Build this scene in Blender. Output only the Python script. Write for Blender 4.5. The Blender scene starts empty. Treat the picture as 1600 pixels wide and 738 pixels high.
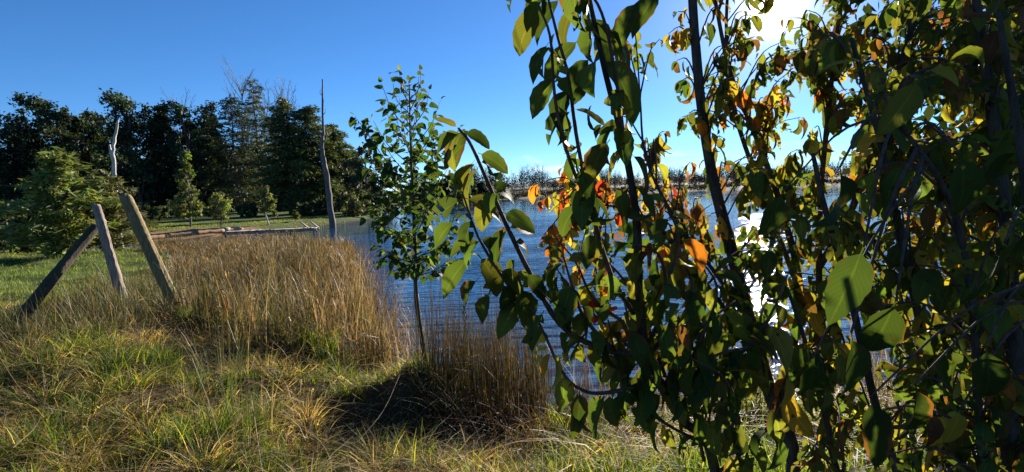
import bpy, math, random
import numpy as np
from mathutils import Vector, Matrix

random.seed(11)
RNG = np.random.default_rng(11)
sc = bpy.context.scene
COL = sc.collection

# ------------------------------------------------------------------ camera
PITCH, ROLL, FPX = math.radians(4.8), math.radians(2.0), 800.0
EYE = np.array([0.0, 0.0, 1.6])
Fv = np.array([0, math.cos(PITCH), -math.sin(PITCH)])
U0 = np.array([0, math.sin(PITCH), math.cos(PITCH)])
R0 = np.array([1.0, 0, 0])
Rv = R0 * math.cos(ROLL) - U0 * math.sin(ROLL)
Uv = U0 * math.cos(ROLL) + R0 * math.sin(ROLL)
cam_d = bpy.data.cameras.new('camera')
cam = bpy.data.objects.new('camera', cam_d)
COL.objects.link(cam)
M = Matrix(((Rv[0], Uv[0], -Fv[0], EYE[0]), (Rv[1], Uv[1], -Fv[1], EYE[1]),
            (Rv[2], Uv[2], -Fv[2], EYE[2]), (0, 0, 0, 1)))
cam.matrix_world = M
cam_d.sensor_width = 36.0
cam_d.lens = 36.0 * FPX / 1600.0
cam_d.clip_start = 0.03
cam_d.clip_end = 6000
sc.camera = cam


def ray(x, y):
    return Fv + Rv * ((x - 800) / FPX) + Uv * ((369 - y) / FPX)


def at(x, y, d):
    """world point seen at a photograph pixel, d metres away along the view axis"""
    return EYE + ray(x, y) * d


def view(p):
    """photo pixel and depth of world points (N,3)"""
    q = np.atleast_2d(p) - EYE
    d = q @ Fv
    dd = np.where(np.abs(d) < 1e-6, 1e-6, d)
    return 800 + FPX * (q @ Rv) / dd, 369 - FPX * (q @ Uv) / dd, d


# ------------------------------------------------------------------ sun + sky
sd_ = ray(1208, 8)
SUN = sd_ / np.linalg.norm(sd_)
ELEV = math.asin(SUN[2])
AZ = math.atan2(SUN[0], SUN[1])
w = bpy.data.worlds.new('World')
sc.world = w
w.use_nodes = True
nt = w.node_tree
nt.nodes.clear()
N = nt.nodes.new
L = nt.links.new
out = N('ShaderNodeOutputWorld')
bg = N('ShaderNodeBackground')
sky = N('ShaderNodeTexSky')
sky.sky_type = 'NISHITA'
sky.sun_disc = False
sky.sun_elevation = ELEV
sky.sun_rotation = AZ
sky.altitude = 300
sky.air_density = 0.75
sky.dust_density = 0.0
sky.ozone_density = 6.0
bg.inputs['Strength'].default_value = 0.060
# the sun itself in the sky: a blown-out disc with its aureole
tc = N('ShaderNodeTexCoord')
dot = N('ShaderNodeVectorMath'); dot.operation = 'DOT_PRODUCT'
nrm = N('ShaderNodeVectorMath'); nrm.operation = 'NORMALIZE'
L(tc.outputs['Generated'], nrm.inputs[0])
L(nrm.outputs[0], dot.inputs[0])
dot.inputs[1].default_value = tuple(SUN)
acos = N('ShaderNodeMath'); acos.operation = 'ARCCOSINE'; acos.use_clamp = False
L(dot.outputs['Value'], acos.inputs[0])


def expo(theta0, amp):
    m = N('ShaderNodeMath'); m.operation = 'MULTIPLY'; m.inputs[1].default_value = -1.0 / theta0
    L(acos.outputs[0], m.inputs[0])
    e = N('ShaderNodeMath'); e.operation = 'EXPONENT'
    L(m.outputs[0], e.inputs[0])
    a = N('ShaderNodeMath'); a.operation = 'MULTIPLY'; a.inputs[1].default_value = amp
    L(e.outputs[0], a.inputs[0])
    return a


e1 = expo(math.radians(0.55), 300.0)
e2 = expo(math.radians(3.0), 5.5)
e3 = expo(math.radians(10.0), 2.0)
s1 = N('ShaderNodeMath'); s1.operation = 'ADD'
s2 = N('ShaderNodeMath'); s2.operation = 'ADD'
L(e1.outputs[0], s1.inputs[0]); L(e2.outputs[0], s1.inputs[1])
L(s1.outputs[0], s2.inputs[0]); L(e3.outputs[0], s2.inputs[1])
glow = N('ShaderNodeMix'); glow.data_type = 'RGBA'; glow.blend_type = 'MULTIPLY'
glow.inputs['Factor'].default_value = 1.0
glow.inputs['A'].default_value = (1.0, 0.96, 0.88, 1)
L(s2.outputs[0], glow.inputs['B'])
addc = N('ShaderNodeMix'); addc.data_type = 'RGBA'; addc.blend_type = 'ADD'
addc.inputs['Factor'].default_value = 1.0
# a deeper, more saturated blue high up, as a phone camera records it
hsv = N('ShaderNodeHueSaturation')
hsv.inputs['Saturation'].default_value = 1.07
L(sky.outputs[0], hsv.inputs['Color'])
L(hsv.outputs[0], addc.inputs['A'])
L(glow.outputs['Result'], addc.inputs['B'])
# a few faint cloud puffs low over the horizon
sep = N('ShaderNodeSeparateXYZ'); L(nrm.outputs[0], sep.inputs[0])
nz = N('ShaderNodeTexNoise'); nz.inputs['Scale'].default_value = 9.0; nz.inputs['Detail'].default_value = 5
mpc = N('ShaderNodeMapping'); mpc.inputs['Scale'].default_value = (1, 1, 4.0)
L(nrm.outputs[0], mpc.inputs['Vector']); L(mpc.outputs[0], nz.inputs['Vector'])
cr = N('ShaderNodeMapRange'); cr.inputs['From Min'].default_value = 0.60; cr.inputs['From Max'].default_value = 0.74
L(nz.outputs['Fac'], cr.inputs['Value'])
band = N('ShaderNodeMapRange'); band.inputs['From Min'].default_value = 0.085; band.inputs['From Max'].default_value = 0.055
L(sep.outputs['Z'], band.inputs['Value'])
cm = N('ShaderNodeMath'); cm.operation = 'MULTIPLY'
L(cr.outputs[0], cm.inputs[0]); L(band.outputs[0], cm.inputs[1])
cm2 = N('ShaderNodeMath'); cm2.operation = 'MULTIPLY'; cm2.inputs[1].default_value = 0.55
L(cm.outputs[0], cm2.inputs[0])
cl = N('ShaderNodeMix'); cl.data_type = 'RGBA'
cl.inputs['B'].default_value = (7.2, 7.4, 7.8, 1)
L(cm2.outputs[0], cl.inputs['Factor'])
L(addc.outputs['Result'], cl.inputs['A'])
L(cl.outputs['Result'], bg.inputs['Color'])
L(bg.outputs[0], out.inputs['Surface'])

sl = bpy.data.lights.new('sun', 'SUN')
sl.energy = 5.0
sl.angle = math.radians(0.55)
sl.color = (1.0, 0.92, 0.80)
so = bpy.data.objects.new('sun', sl)
so.rotation_euler = Vector(tuple(SUN)).to_track_quat('Z', 'Y').to_euler()
so.location = (30, 60, 40)
COL.objects.link(so)

sc.view_settings.view_transform = 'Standard'
sc.view_settings.look = 'None'
sc.view_settings.exposure = 1.5
sc.view_settings.gamma = 1.0
sc.view_settings.use_curve_mapping = False
sc.render.engine = 'CYCLES'
sc.cycles.use_denoising = True
sc.cycles.max_bounces = 10
sc.cycles.diffuse_bounces = 4
sc.cycles.transmission_bounces = 8
sc.cycles.transparent_max_bounces = 8
sc.cycles.sample_clamp_indirect = 6.0
sc.cycles.use_adaptive_sampling = False

# ------------------------------------------------------------------ helpers


def tag(o, label=None, cat=None, group=None, kind=None):
    if label: o['label'] = label
    if cat: o['category'] = cat
    if group: o['group'] = group
    if kind: o['kind'] = kind
    return o


def empty(name, loc):
    o = bpy.data.objects.new(name, None)
    o.empty_display_size = 0.1
    o.location = tuple(loc)
    COL.objects.link(o)
    return o


def link(name, me, parent=None):
    """me is in world coordinates; the child keeps them under an unrotated parent"""
    o = bpy.data.objects.new(name, me)
    COL.objects.link(o)
    if parent is not None:
        o.parent = parent
        o.matrix_parent_inverse = Matrix.Translation(-Vector(parent.location))
    return o


def mesh_np(name, V, F, mat, col=None, uv=None, smooth=False):
    """V (n,3), F (m,k) all faces with k corners; col (n,3) per-vertex tint"""
    V = np.asarray(V, dtype=np.float32)
    F = np.asarray(F, dtype=np.int32)
    me = bpy.data.meshes.new(name)
    me.vertices.add(len(V))
    me.vertices.foreach_set('co', V.ravel())
    m, k = F.shape
    me.loops.add(m * k)
    me.loops.foreach_set('vertex_index', F.ravel())
    me.polygons.add(m)
    me.polygons.foreach_set('loop_start', np.arange(0, m * k, k, dtype=np.int32))
    me.update(calc_edges=True)
    if smooth:
        me.polygons.foreach_set('use_smooth', np.ones(m, dtype=bool))
    if col is not None:
        a = me.attributes.new('tint', 'FLOAT_COLOR', 'POINT')
        c = np.ones((len(V), 4), dtype=np.float32)
        c[:, :3] = col
        a.data.foreach_set('color', c.ravel())
    if uv is not None:
        l = me.uv_layers.new(name='UVMap')
        l.data.foreach_set('uv', np.asarray(uv, dtype=np.float32)[F.ravel()].ravel())
    if mat is not None:
        me.materials.append(mat)
    me.validate()
    return me


def join_np(parts):
    V, F, C, n = [], [], [], 0
    for p in parts:
        V.append(p[0]); F.append(np.asarray(p[1]) + n)
        if len(p) > 2: C.append(p[2])
        n += len(p[0])
    return np.concatenate(V), np.concatenate(F), (np.concatenate(C) if C else None)


def smooth_path(P, n):
    """Catmull-Rom through P, n points"""
    P = np.asarray(P, float)
    if len(P) < 3:
        t = np.linspace(0, 1, n)[:, None]
        return P[0] * (1 - t) + P[-1] * t
    Q = np.vstack([2 * P[0] - P[1], P, 2 * P[-1] - P[-2]])
    seg = np.linspace(0, len(P) - 1 - 1e-9, n)
    i = seg.astype(int); t = (seg - i)[:, None]
    a, b, c, d = Q[i], Q[i + 1], Q[i + 2], Q[i + 3]
    return 0.5 * ((2 * b) + (-a + c) * t + (2 * a - 5 * b + 4 * c - d) * t ** 2 + (-a + 3 * b - 3 * c + d) * t ** 3)


def tube(P, r, sides=6, cap=True, rough=0.0):
    """tube along P (n,3) with radii r (n); returns quads"""
    P = np.asarray(P, float); n = len(P)
    r = np.asarray(r, float) * np.ones(n)
    if cap:  # close both ends with a tiny ring
        e0 = P[0] - P[1]; e1 = P[-1] - P[-2]
        P = np.vstack([P[:1] + e0 * 1e-3, P, P[-1:] + e1 * 1e-3]); n += 2
        r = np.concatenate([[r[0] * 0.02], r, [r[-1] * 0.02]])
    T = np.gradient(P, axis=0)
    T /= np.linalg.norm(T, axis=1)[:, None] + 1e-12
    ref = np.array([0.31, 0.17, 0.93])
    if abs(T[0] @ ref) > 0.9: ref = np.array([1.0, 0.1, 0.0])
    A = np.cross(T, ref); A /= np.linalg.norm(A, axis=1)[:, None] + 1e-12
    B = np.cross(T, A)
    ang = np.linspace(0, 2 * math.pi, sides, endpoint=False)
    rr = r[:, None] * np.ones(sides)
    if rough:
        rr = rr * (1 + rough * RNG.normal(size=(n, sides)))
    V = P[:, None] + rr[..., None] * (np.cos(ang)[None, :, None] * A[:, None] + np.sin(ang)[None, :, None] * B[:, None])
    V = V.reshape(-1, 3)
    i = np.arange(n - 1)[:, None] * sides; j = np.arange(sides)[None]
    j2 = (j + 1) % sides
    F = np.stack([i + j, i + j2, i + sides + j2, i + sides + j], -1).reshape(-1, 4)
    return V, F


def vnoise(x, y, s=1.0, seed=0):
    """smooth value noise in [-1, 1]"""
    x = np.asarray(x, float) / s; y = np.asarray(y, float) / s
    xi = np.floor(x).astype(np.int64); yi = np.floor(y).astype(np.int64)
    fx = x - xi; fy = y - yi
    fx = fx * fx * (3 - 2 * fx); fy = fy * fy * (3 - 2 * fy)

    def h(a, b):
        n = (a * 374761393 + b * 668265263 + seed * 974711) & 0x7fffffff
        n = ((n ^ (n >> 13)) * 1274126177) & 0x7fffffff
        return (n ^ (n >> 16)) / 0x7fffffff * 2 - 1
    return (h(xi, yi) * (1 - fx) + h(xi + 1, yi) * fx) * (1 - fy) + (h(xi, yi + 1) * (1 - fx) + h(xi + 1, yi + 1) * fx) * fy


def sstep(a, b, x):
    t = np.clip((x - a) / (b - a), 0, 1)
    return t * t * (3 - 2 * t)


# ------------------------------------------------------------------ materials


def new_mat(name):
    m = bpy.data.materials.new(name)
    m.use_nodes = True
    t = m.node_tree
    t.nodes.clear()
    o = t.nodes.new('ShaderNodeOutputMaterial')
    return m, t, o


def foliage_mat(name, trans=0.4, rough=0.5, spec=0.3, source='attr', yellow=(1.25, 1.15, 0.45), gain=1.0, veins=False, noise=0.25, nscale=3.0):
    """leaf/blade tissue: reflects its own colour, lets a yellower light through"""
    m, t, o = new_mat(name)
    n, l = t.nodes.new, t.links.new
    if source == 'attr':
        a = n('ShaderNodeAttribute'); a.attribute_name = 'tint'
        csrc = a.outputs['Color']
    else:
        a = n('ShaderNodeObjectInfo')
        csrc = a.outputs['Color']
    geo = n('ShaderNodeNewGeometry')
    nz = n('ShaderNodeTexNoise'); nz.inputs['Scale'].default_value = nscale; nz.inputs['Detail'].default_value = 3
    l(geo.outputs['Position'], nz.inputs['Vector'])
    mr = n('ShaderNodeMapRange')
    mr.inputs['From Min'].default_value = 0.3; mr.inputs['From Max'].default_value = 0.7
    mr.inputs['To Min'].default_value = 1 - noise; mr.inputs['To Max'].default_value = 1 + noise
    l(nz.outputs['Fac'], mr.inputs['Value'])
    mul = n('ShaderNodeVectorMath'); mul.operation = 'SCALE'
    l(csrc, mul.inputs[0]); l(mr.outputs[0], mul.inputs['Scale'])
    colr = mul.outputs[0]
    p = n('ShaderNodeBsdfPrincipled')
    p.inputs['Roughness'].default_value = rough
    p.inputs['Specular IOR Level'].default_value = spec
    if veins:
        uv = n('ShaderNodeUVMap'); uv.uv_map = 'UVMap'
        sx = n('ShaderNodeSeparateXYZ'); l(uv.outputs[0], sx.inputs[0])
        c = n('ShaderNodeMath'); c.operation = 'SUBTRACT'; c.inputs[1].default_value = 0.5
        l(sx.outputs['X'], c.inputs[0])
        ab = n('ShaderNodeMath'); ab.operation = 'ABSOLUTE'; l(c.outputs[0], ab.inputs[0])
        # midrib
        mid = n('ShaderNodeMapRange'); mid.inputs['From Min'].default_value = 0.018; mid.inputs['From Max'].default_value = 0.045
        mid.inputs['To Min'].default_value = 1.0; mid.inputs['To Max'].default_value = 0.0
        l(ab.outputs[0], mid.inputs['Value'])
        # side veins run forward from the midrib
        vv = n('ShaderNodeMath'); vv.operation = 'MULTIPLY_ADD'; vv.inputs[1].default_value = -0.55
        l(ab.outputs[0], vv.inputs[0]); l(sx.outputs['Y'], vv.inputs[2])
        fr = n('ShaderNodeMath'); fr.operation = 'MULTIPLY'; fr.inputs[1].default_value = 13.0; l(vv.outputs[0], fr.inputs[0])
        sn = n('ShaderNodeMath'); sn.operation = 'PINGPONG'; sn.inputs[1].default_value = 0.5; l(fr.outputs[0], sn.inputs[0])
        sv = n('ShaderNodeMapRange'); sv.inputs['From Min'].default_value = 0.0; sv.inputs['From Max'].default_value = 0.10
        sv.inputs['To Min'].default_value = 0.6; sv.inputs['To Max'].default_value = 0.0
        l(sn.outputs[0], sv.inputs['Value'])
        mx = n('ShaderNodeMath'); mx.operation = 'MAXIMUM'; l(mid.outputs[0], mx.inputs[0]); l(sv.outputs[0], mx.inputs[1])
        vm = n('ShaderNodeMix'); vm.data_type = 'RGBA'; vm.blend_type = 'MULTIPLY'
        vm.inputs['B'].default_value = (1.5, 1.45, 1.25, 1)
        l(mx.outputs[0], vm.inputs['Factor']); l(colr, vm.inputs['A'])
        colr = vm.outputs['Result']
        # brown spots
        sp = n('ShaderNodeTexNoise'); sp.inputs['Scale'].default_value = 70.0; sp.inputs['Detail'].default_value = 2
        l(geo.outputs['Position'], sp.inputs['Vector'])
        spr = n('ShaderNodeMapRange'); spr.inputs['From Min'].default_value = 0.66; spr.inputs['From Max'].default_value = 0.72
        l(sp.outputs['Fac'], spr.inputs['Value'])
        sm = n('ShaderNodeMix'); sm.data_type = 'RGBA'; sm.inputs['B'].default_value = (0.06, 0.03, 0.012, 1)
        l(spr.outputs[0], sm.inputs['Factor']); l(colr, sm.inputs['A'])
        colr = sm.outputs['Result']
        # scorched margins on some leaves
        en = n('ShaderNodeTexNoise'); en.inputs['Scale'].default_value = 11.0; en.inputs['Detail'].default_value = 3
        l(geo.outputs['Position'], en.inputs['Vector'])
        ea = n('ShaderNodeMath'); ea.operation = 'MULTIPLY_ADD'; ea.inputs[1].default_value = 0.9; l(ab.outputs[0], ea.inputs[0]); l(en.outputs['Fac'], ea.inputs[2])
        er = n('ShaderNodeMapRange'); er.inputs['From Min'].default_value = 0.93; er.inputs['From Max'].default_value = 1.0
        l(ea.outputs[0], er.inputs['Value'])
        em = n('ShaderNodeMix'); em.data_type = 'RGBA'; em.inputs['B'].default_value = (0.11, 0.05, 0.018, 1)
        l(er.outputs[0], em.inputs['Factor']); l(colr, em.inputs['A'])
        colr = em.outputs['Result']
        bp = n('ShaderNodeBump'); bp.inputs['Strength'].default_value = 0.35; bp.inputs['Distance'].default_value = 0.002
        bp.invert = True
        l(mx.outputs[0], bp.inputs['Height']); l(bp.outputs[0], p.inputs['Normal'])
    l(colr, p.inputs['Base Color'])
    tr = n('ShaderNodeBsdfTranslucent')
    tm = n('ShaderNodeVectorMath'); tm.operation = 'MULTIPLY'
    tm.inputs[1].default_value = tuple(gain * v for v in yellow)
    l(colr, tm.inputs[0]); l(tm.outputs[0], tr.inputs['Color'])
    mix = n('ShaderNodeMixShader'); mix.inputs['Fac'].default_value = trans
    l(p.outputs[0], mix.inputs[1]); l(tr.outputs[0], mix.inputs[2])
    l(mix.outputs[0], o.inputs['Surface'])
    return m


def wood_mat(name, c1, c2, scale=6.0, stretch=(6, 6, 1.0), bump=0.4, rough=0.8, c3=None):
    m, t, o = new_mat(name)
    n, l = t.nodes.new, t.links.new
    p = n('ShaderNodeBsdfPrincipled'); p.inputs['Roughness'].default_value = rough
    p.inputs['Specular IOR Level'].default_value = 0.2
    tcn = n('ShaderNodeTexCoord')
    mp = n('ShaderNodeMapping'); mp.inputs['Scale'].default_value = stretch
    l(tcn.outputs['Object'], mp.inputs['Vector'])
    nz = n('ShaderNodeTexNoise'); nz.inputs['Scale'].default_value = scale; nz.inputs['Detail'].default_value = 8
    nz.inputs['Roughness'].default_value = 0.65
    l(mp.outputs[0], nz.inputs['Vector'])
    rp = n('ShaderNodeValToRGB')
    rp.color_ramp.elements[0].position = 0.33; rp.color_ramp.elements[0].color = (*c1, 1)
    rp.color_ramp.elements[1].position = 0.66; rp.color_ramp.elements[1].color = (*c2, 1)
    l(nz.outputs['Fac'], rp.inputs[0])
    colr = rp.outputs[0]
    if c3:
        n2 = n('ShaderNodeTexNoise'); n2.inputs['Scale'].default_value = 4.0; n2.inputs['Detail'].default_value = 4
        l(tcn.outputs['Object'], n2.inputs['Vector'])
        r2 = n('ShaderNodeMapRange'); r2.inputs['From Min'].default_value = 0.5; r2.inputs['From Max'].default_value = 0.66
        l(n2.outputs['Fac'], r2.inputs['Value'])
        mx = n('ShaderNodeMix'); mx.data_type = 'RGBA'; mx.inputs['B'].default_value = (*c3, 1)
        l(r2.outputs[0], mx.inputs['Factor']); l(colr, mx.inputs['A'])
        colr = mx.outputs['Result']
    l(colr, p.inputs['Base Color'])
    b = n('ShaderNodeBump'); b.inputs['Strength'].default_value = bump; b.inputs['Distance'].default_value = 0.02
    l(nz.outputs['Fac'], b.inputs['Height']); l(b.outputs[0], p.inputs['Normal'])
    l(p.outputs[0], o.inputs['Surface'])
    return m


MAT = {}
MAT['leaf'] = foliage_mat('leaf_tissue', trans=0.5, rough=0.6, spec=0.12, source='obj', veins=True, noise=0.2, nscale=14, gain=1.45)
MAT['leaf_mass'] = foliage_mat('leaf_tissue_massed', trans=0.5, rough=0.6, spec=0.12, source='attr', veins=True, noise=0.2, nscale=14, gain=1.45)
MAT['grass'] = foliage_mat('grass_blade', trans=0.42, rough=0.55, spec=0.2, nscale=1.2, noise=0.3, yellow=(1.2, 1.1, 0.5), gain=1.5)
MAT['reed'] = foliage_mat('reed_stem', trans=0.35, rough=0.5, spec=0.3, nscale=0.8, noise=0.25, yellow=(1.2, 1.05, 0.7), gain=1.1)
MAT['needles'] = foliage_mat('conifer_needles', trans=0.3, rough=0.6, spec=0.2, nscale=0.35, noise=0.35, yellow=(1.2, 1.15, 0.6))
MAT['crown'] = foliage_mat('tree_foliage', trans=0.35, rough=0.6, spec=0.25, nscale=0.5, noise=0.35, yellow=(1.2, 1.15, 0.5))
MAT['far'] = foliage_mat('far_bank_foliage', trans=0.06, rough=0.8, spec=0.05, nscale=0.1, noise=0.35)
MAT['bark_dark'] = wood_mat('dark_bark', (0.045, 0.035, 0.028), (0.13, 0.105, 0.085), scale=3.0, stretch=(4, 4, 1))
MAT['bark_grey'] = wood_mat('grey_bark', (0.10, 0.085, 0.07), (0.27, 0.24, 0.205), scale=4.0, stretch=(5, 5, 1))
MAT['bark_snag'] = wood_mat('snag_bark', (0.06, 0.048, 0.04), (0.19, 0.155, 0.13), scale=2.2, stretch=(6, 6, 0.8), bump=0.8)
MAT['bark_pale'] = wood_mat('bleached_wood', (0.30, 0.26, 0.22), (0.60, 0.55, 0.48), scale=3.0, stretch=(5, 5, 1))
MAT['twig'] = wood_mat('twig_bark', (0.05, 0.028, 0.022), (0.15, 0.085, 0.06), scale=30.0, stretch=(2, 2, 1), bump=0.5, rough=0.9)
MAT['stem'] = wood_mat('shrub_stem_bark', (0.03, 0.022, 0.017), (0.11, 0.085, 0.062), scale=20.0, stretch=(3, 3, 0.7), bump=0.9, rough=0.95)
MAT['post'] = wood_mat('treated_post_wood', (0.085, 0.06, 0.027), (0.30, 0.215, 0.095), scale=9.0, stretch=(7, 7, 0.5), bump=0.5, c3=(0.15, 0.15, 0.06))
MAT['post_grey'] = wood_mat('weathered_post_wood', (0.09, 0.068, 0.052), (0.37, 0.30, 0.235), scale=9.0, stretch=(7, 7, 0.5), bump=0.6, c3=(0.30, 0.22, 0.17))
MAT['post_mossy_shaded'] = wood_mat('mossy_shaded_brace_wood', (0.025, 0.02, 0.013), (0.105, 0.08, 0.048), scale=9.0, stretch=(7, 7, 0.5), bump=0.6, c3=(0.045, 0.05, 0.018))  # dark tones hold both moss and the brace's own shade
MAT['plank'] = wood_mat('pale_deck_wood', (0.20, 0.165, 0.13), (0.36, 0.31, 0.25), scale=5.0, stretch=(1, 4, 4), bump=0.3)
MAT['timber'] = wood_mat('orange_timber', (0.17, 0.095, 0.045), (0.34, 0.21, 0.11), scale=4.0, stretch=(1, 4, 4), bump=0.3)

# ------------------------------------------------------------------ terrain and lake
ZW = -0.38
LAKE = np.array([(40, 9), (12, 6.2), (6, 5.2), (3, 4.9), (1.2, 4.6), (0.2, 4.7), (-0.5, 5.1), (-1.25, 6.0), (-2.2, 8.5), (-4, 13.5),
                 (-6.5, 20.6), (-8.2, 22.6), (-10, 22.2), (-14, 21.6), (-18.4, 22.4), (-20.5, 25), (-18.8, 28), (-17.2, 30.3),
                 (-15.4, 33.5), (-14.6, 39), (-13.0, 46), (-14, 56), (-19, 75), (-24, 100), (-16, 120), (0, 160), (17, 202),
                 (60, 226), (130, 232), (220, 205), (260, 120), (200, 40), (90, 15)], float)


def lake_sd(x, y):
    """distance to the shore, positive on land"""
    x = np.asarray(x, float).ravel(); y = np.asarray(y, float).ravel()
    d = np.full(x.shape, 1e9); inside = np.zeros(x.shape, bool)
    n = len(LAKE)
    for i in range(n):
        ax, ay = LAKE[i]; bx, by = LAKE[(i + 1) % n]
        ex, ey = bx - ax, by - ay
        t = np.clip(((x - ax) * ex + (y - ay) * ey) / (ex * ex + ey * ey), 0, 1)
        d = np.minimum(d, np.hypot(x - ax - t * ex, y - ay - t * ey))
        c = ((ay > y) != (by > y)) & (x < (bx - ax) * (y - ay) / (by - ay + 1e-12) + ax)
        inside ^= c
    return np.where(inside, -d, d)


def ground_z(x, y):
    x = np.asarray(x, float); y = np.asarray(y, float)
    shp = np.broadcast(x, y).shape
    x = np.broadcast_to(x, shp).ravel(); y = np.broadcast_to(y, shp).ravel()
    s = lake_sd(x, y) + 0.25 * vnoise(x, y, 0.9, 3) * sstep(60, 20, np.hypot(x, y)) + 1.5 * vnoise(x, y, 9, 4) * sstep(40, 90, np.hypot(x, y))
    z = np.where(s < 0, ZW - 0.03 + np.maximum(s * 0.22, -2.0), ZW - 0.03 + 0.41 * sstep(-0.2, 2.6, s))
    z += np.where(s > 0, sstep(0, 1.2, s), 0) * (0.10 * vnoise(x, y, 0.6, 1) + 0.03 * vnoise(x, y, 0.23, 9) + 0.08 * vnoise(x, y, 2.3, 2)) * sstep(70, 15, np.hypot(x, y))
    z += 0.30 * np.exp(-(x + 0.95) ** 2 / 0.22 - (y - 4.5) ** 2 / 0.09) - 0.24 * np.exp(-(x + 0.95) ** 2 / 0.30 - (y - 3.85) ** 2 / 0.10)
    far = sstep(85, 130, y)
    z += far * np.clip((s - 2) * 0.06, 0, 3.2) + far * (s > 0) * 0.6 * vnoise(x, y, 14, 8)
    z += far * sstep(60, 260, s) * 2
    return z.reshape(shp)


def gz(x, y):
    return float(ground_z(np.array([x]), np.array([y]))[0])


def build_ground():
    rad = np.concatenate([[0.0], np.geomspace(0.4, 2600, 260)])
    na = 440
    # finer angles ahead of the camera
    u = np.linspace(0, 1, na, endpoint=False)
    ang = 2 * math.pi * u + 0.55 * np.sin(2 * math.pi * u) * -1.0
    X = rad[:, None] * np.sin(ang + math.pi * 0)[None]
    Y = rad[:, None] * np.cos(ang)[None]
    Z = ground_z(X, Y)
    V = np.stack([X, Y, Z], -1).reshape(-1, 3)
    i = np.arange(len(rad) - 1)[:, None] * na; j = np.arange(na)[None]; j2 = (j + 1) % na
    F = np.stack([i + j, i + na + j, i + na + j2, i + j2], -1).reshape(-1, 4)
    F = F[na:]
    F2 = F
    m, t, o = new_mat('meadow_ground')
    n, l = t.nodes.new, t.links.new
    p = n('ShaderNodeBsdfPrincipled'); p.inputs['Roughness'].default_value = 0.95
    p.inputs['Specular IOR Level'].default_value = 0.1
    a = n('ShaderNodeAttribute'); a.attribute_name = 'tint'
    geo = n('ShaderNodeNewGeometry')
    nz = n('ShaderNodeTexNoise'); nz.inputs['Scale'].default_value = 2.5; nz.inputs['Detail'].default_value = 10; nz.inputs['Roughness'].default_value = 0.7
    l(geo.outputs['Position'], nz.inputs['Vector'])
    mr = n('ShaderNodeMapRange'); mr.inputs['From Min'].default_value = 0.3; mr.inputs['From Max'].default_value = 0.7
    mr.inputs['To Min'].default_value = 0.55; mr.inputs['To Max'].default_value = 1.45
    l(nz.outputs['Fac'], mr.inputs['Value'])
    sv = n('ShaderNodeVectorMath'); sv.operation = 'SCALE'
    l(a.outputs['Color'], sv.inputs[0]); l(mr.outputs[0], sv.inputs['Scale'])
    l(sv.outputs[0], p.inputs['Base Color'])
    b = n('ShaderNodeBump'); b.inputs['Strength'].default_value = 0.7; b.inputs['Distance'].default_value = 0.05
    l(nz.outputs['Fac'], b.inputs['Height']); l(b.outputs[0], p.inputs['Normal'])
    l(p.outputs[0], o.inputs['Surface'])
    x, y = V[:, 0], V[:, 1]
    s = lake_sd(x, y)
    c = np.empty((len(V), 3))
    lawn = np.array([0.055, 0.08, 0.017]); straw = np.array([0.07, 0.05, 0.022]); mud_and_shade = np.array([0.03, 0.021, 0.013])
    field = np.array([0.075, 0.06, 0.03])
    k = 0.5 + 0.5 * vnoise(x, y, 1.7, 21)
    c[:] = lawn * 1.0
    near = sstep(14, 7, np.hypot(x, y))
    c += near[:, None] * ((straw * k[:, None] + mud_and_shade * (1 - k[:, None])) - c)
    far = sstep(85, 125, y)[:, None]
    c += far * (field * (0.75 + 0.4 * vnoise(x, y, 17, 5))[:, None] - c)
    sh = np.maximum(sstep(1.3, 0.2, s), sstep(0.2, 0.6, np.exp(-(x + 0.95) ** 2 / 0.30 - (y - 3.85) ** 2 / 0.10)))[:, None]  # shore mud, and the same dark tone painted in to deepen the hollow's shadow
    c += sh * (mud_and_shade - c)
    soil = (sstep(-25, -22, x) * sstep(-14.5, -17, x) * sstep(26.5, 28, y) * sstep(35.5, 33, y) * sstep(4.4, 3.2, s))[:, None]
    c += soil * (np.array([0.26, 0.15, 0.075]) - c)
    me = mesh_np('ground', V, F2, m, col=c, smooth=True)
    g = link('ground', me)
    tag(g, 'rough grassy ground sloping from the meadow down to the lake', 'ground', kind='structure')


build_ground()


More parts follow.
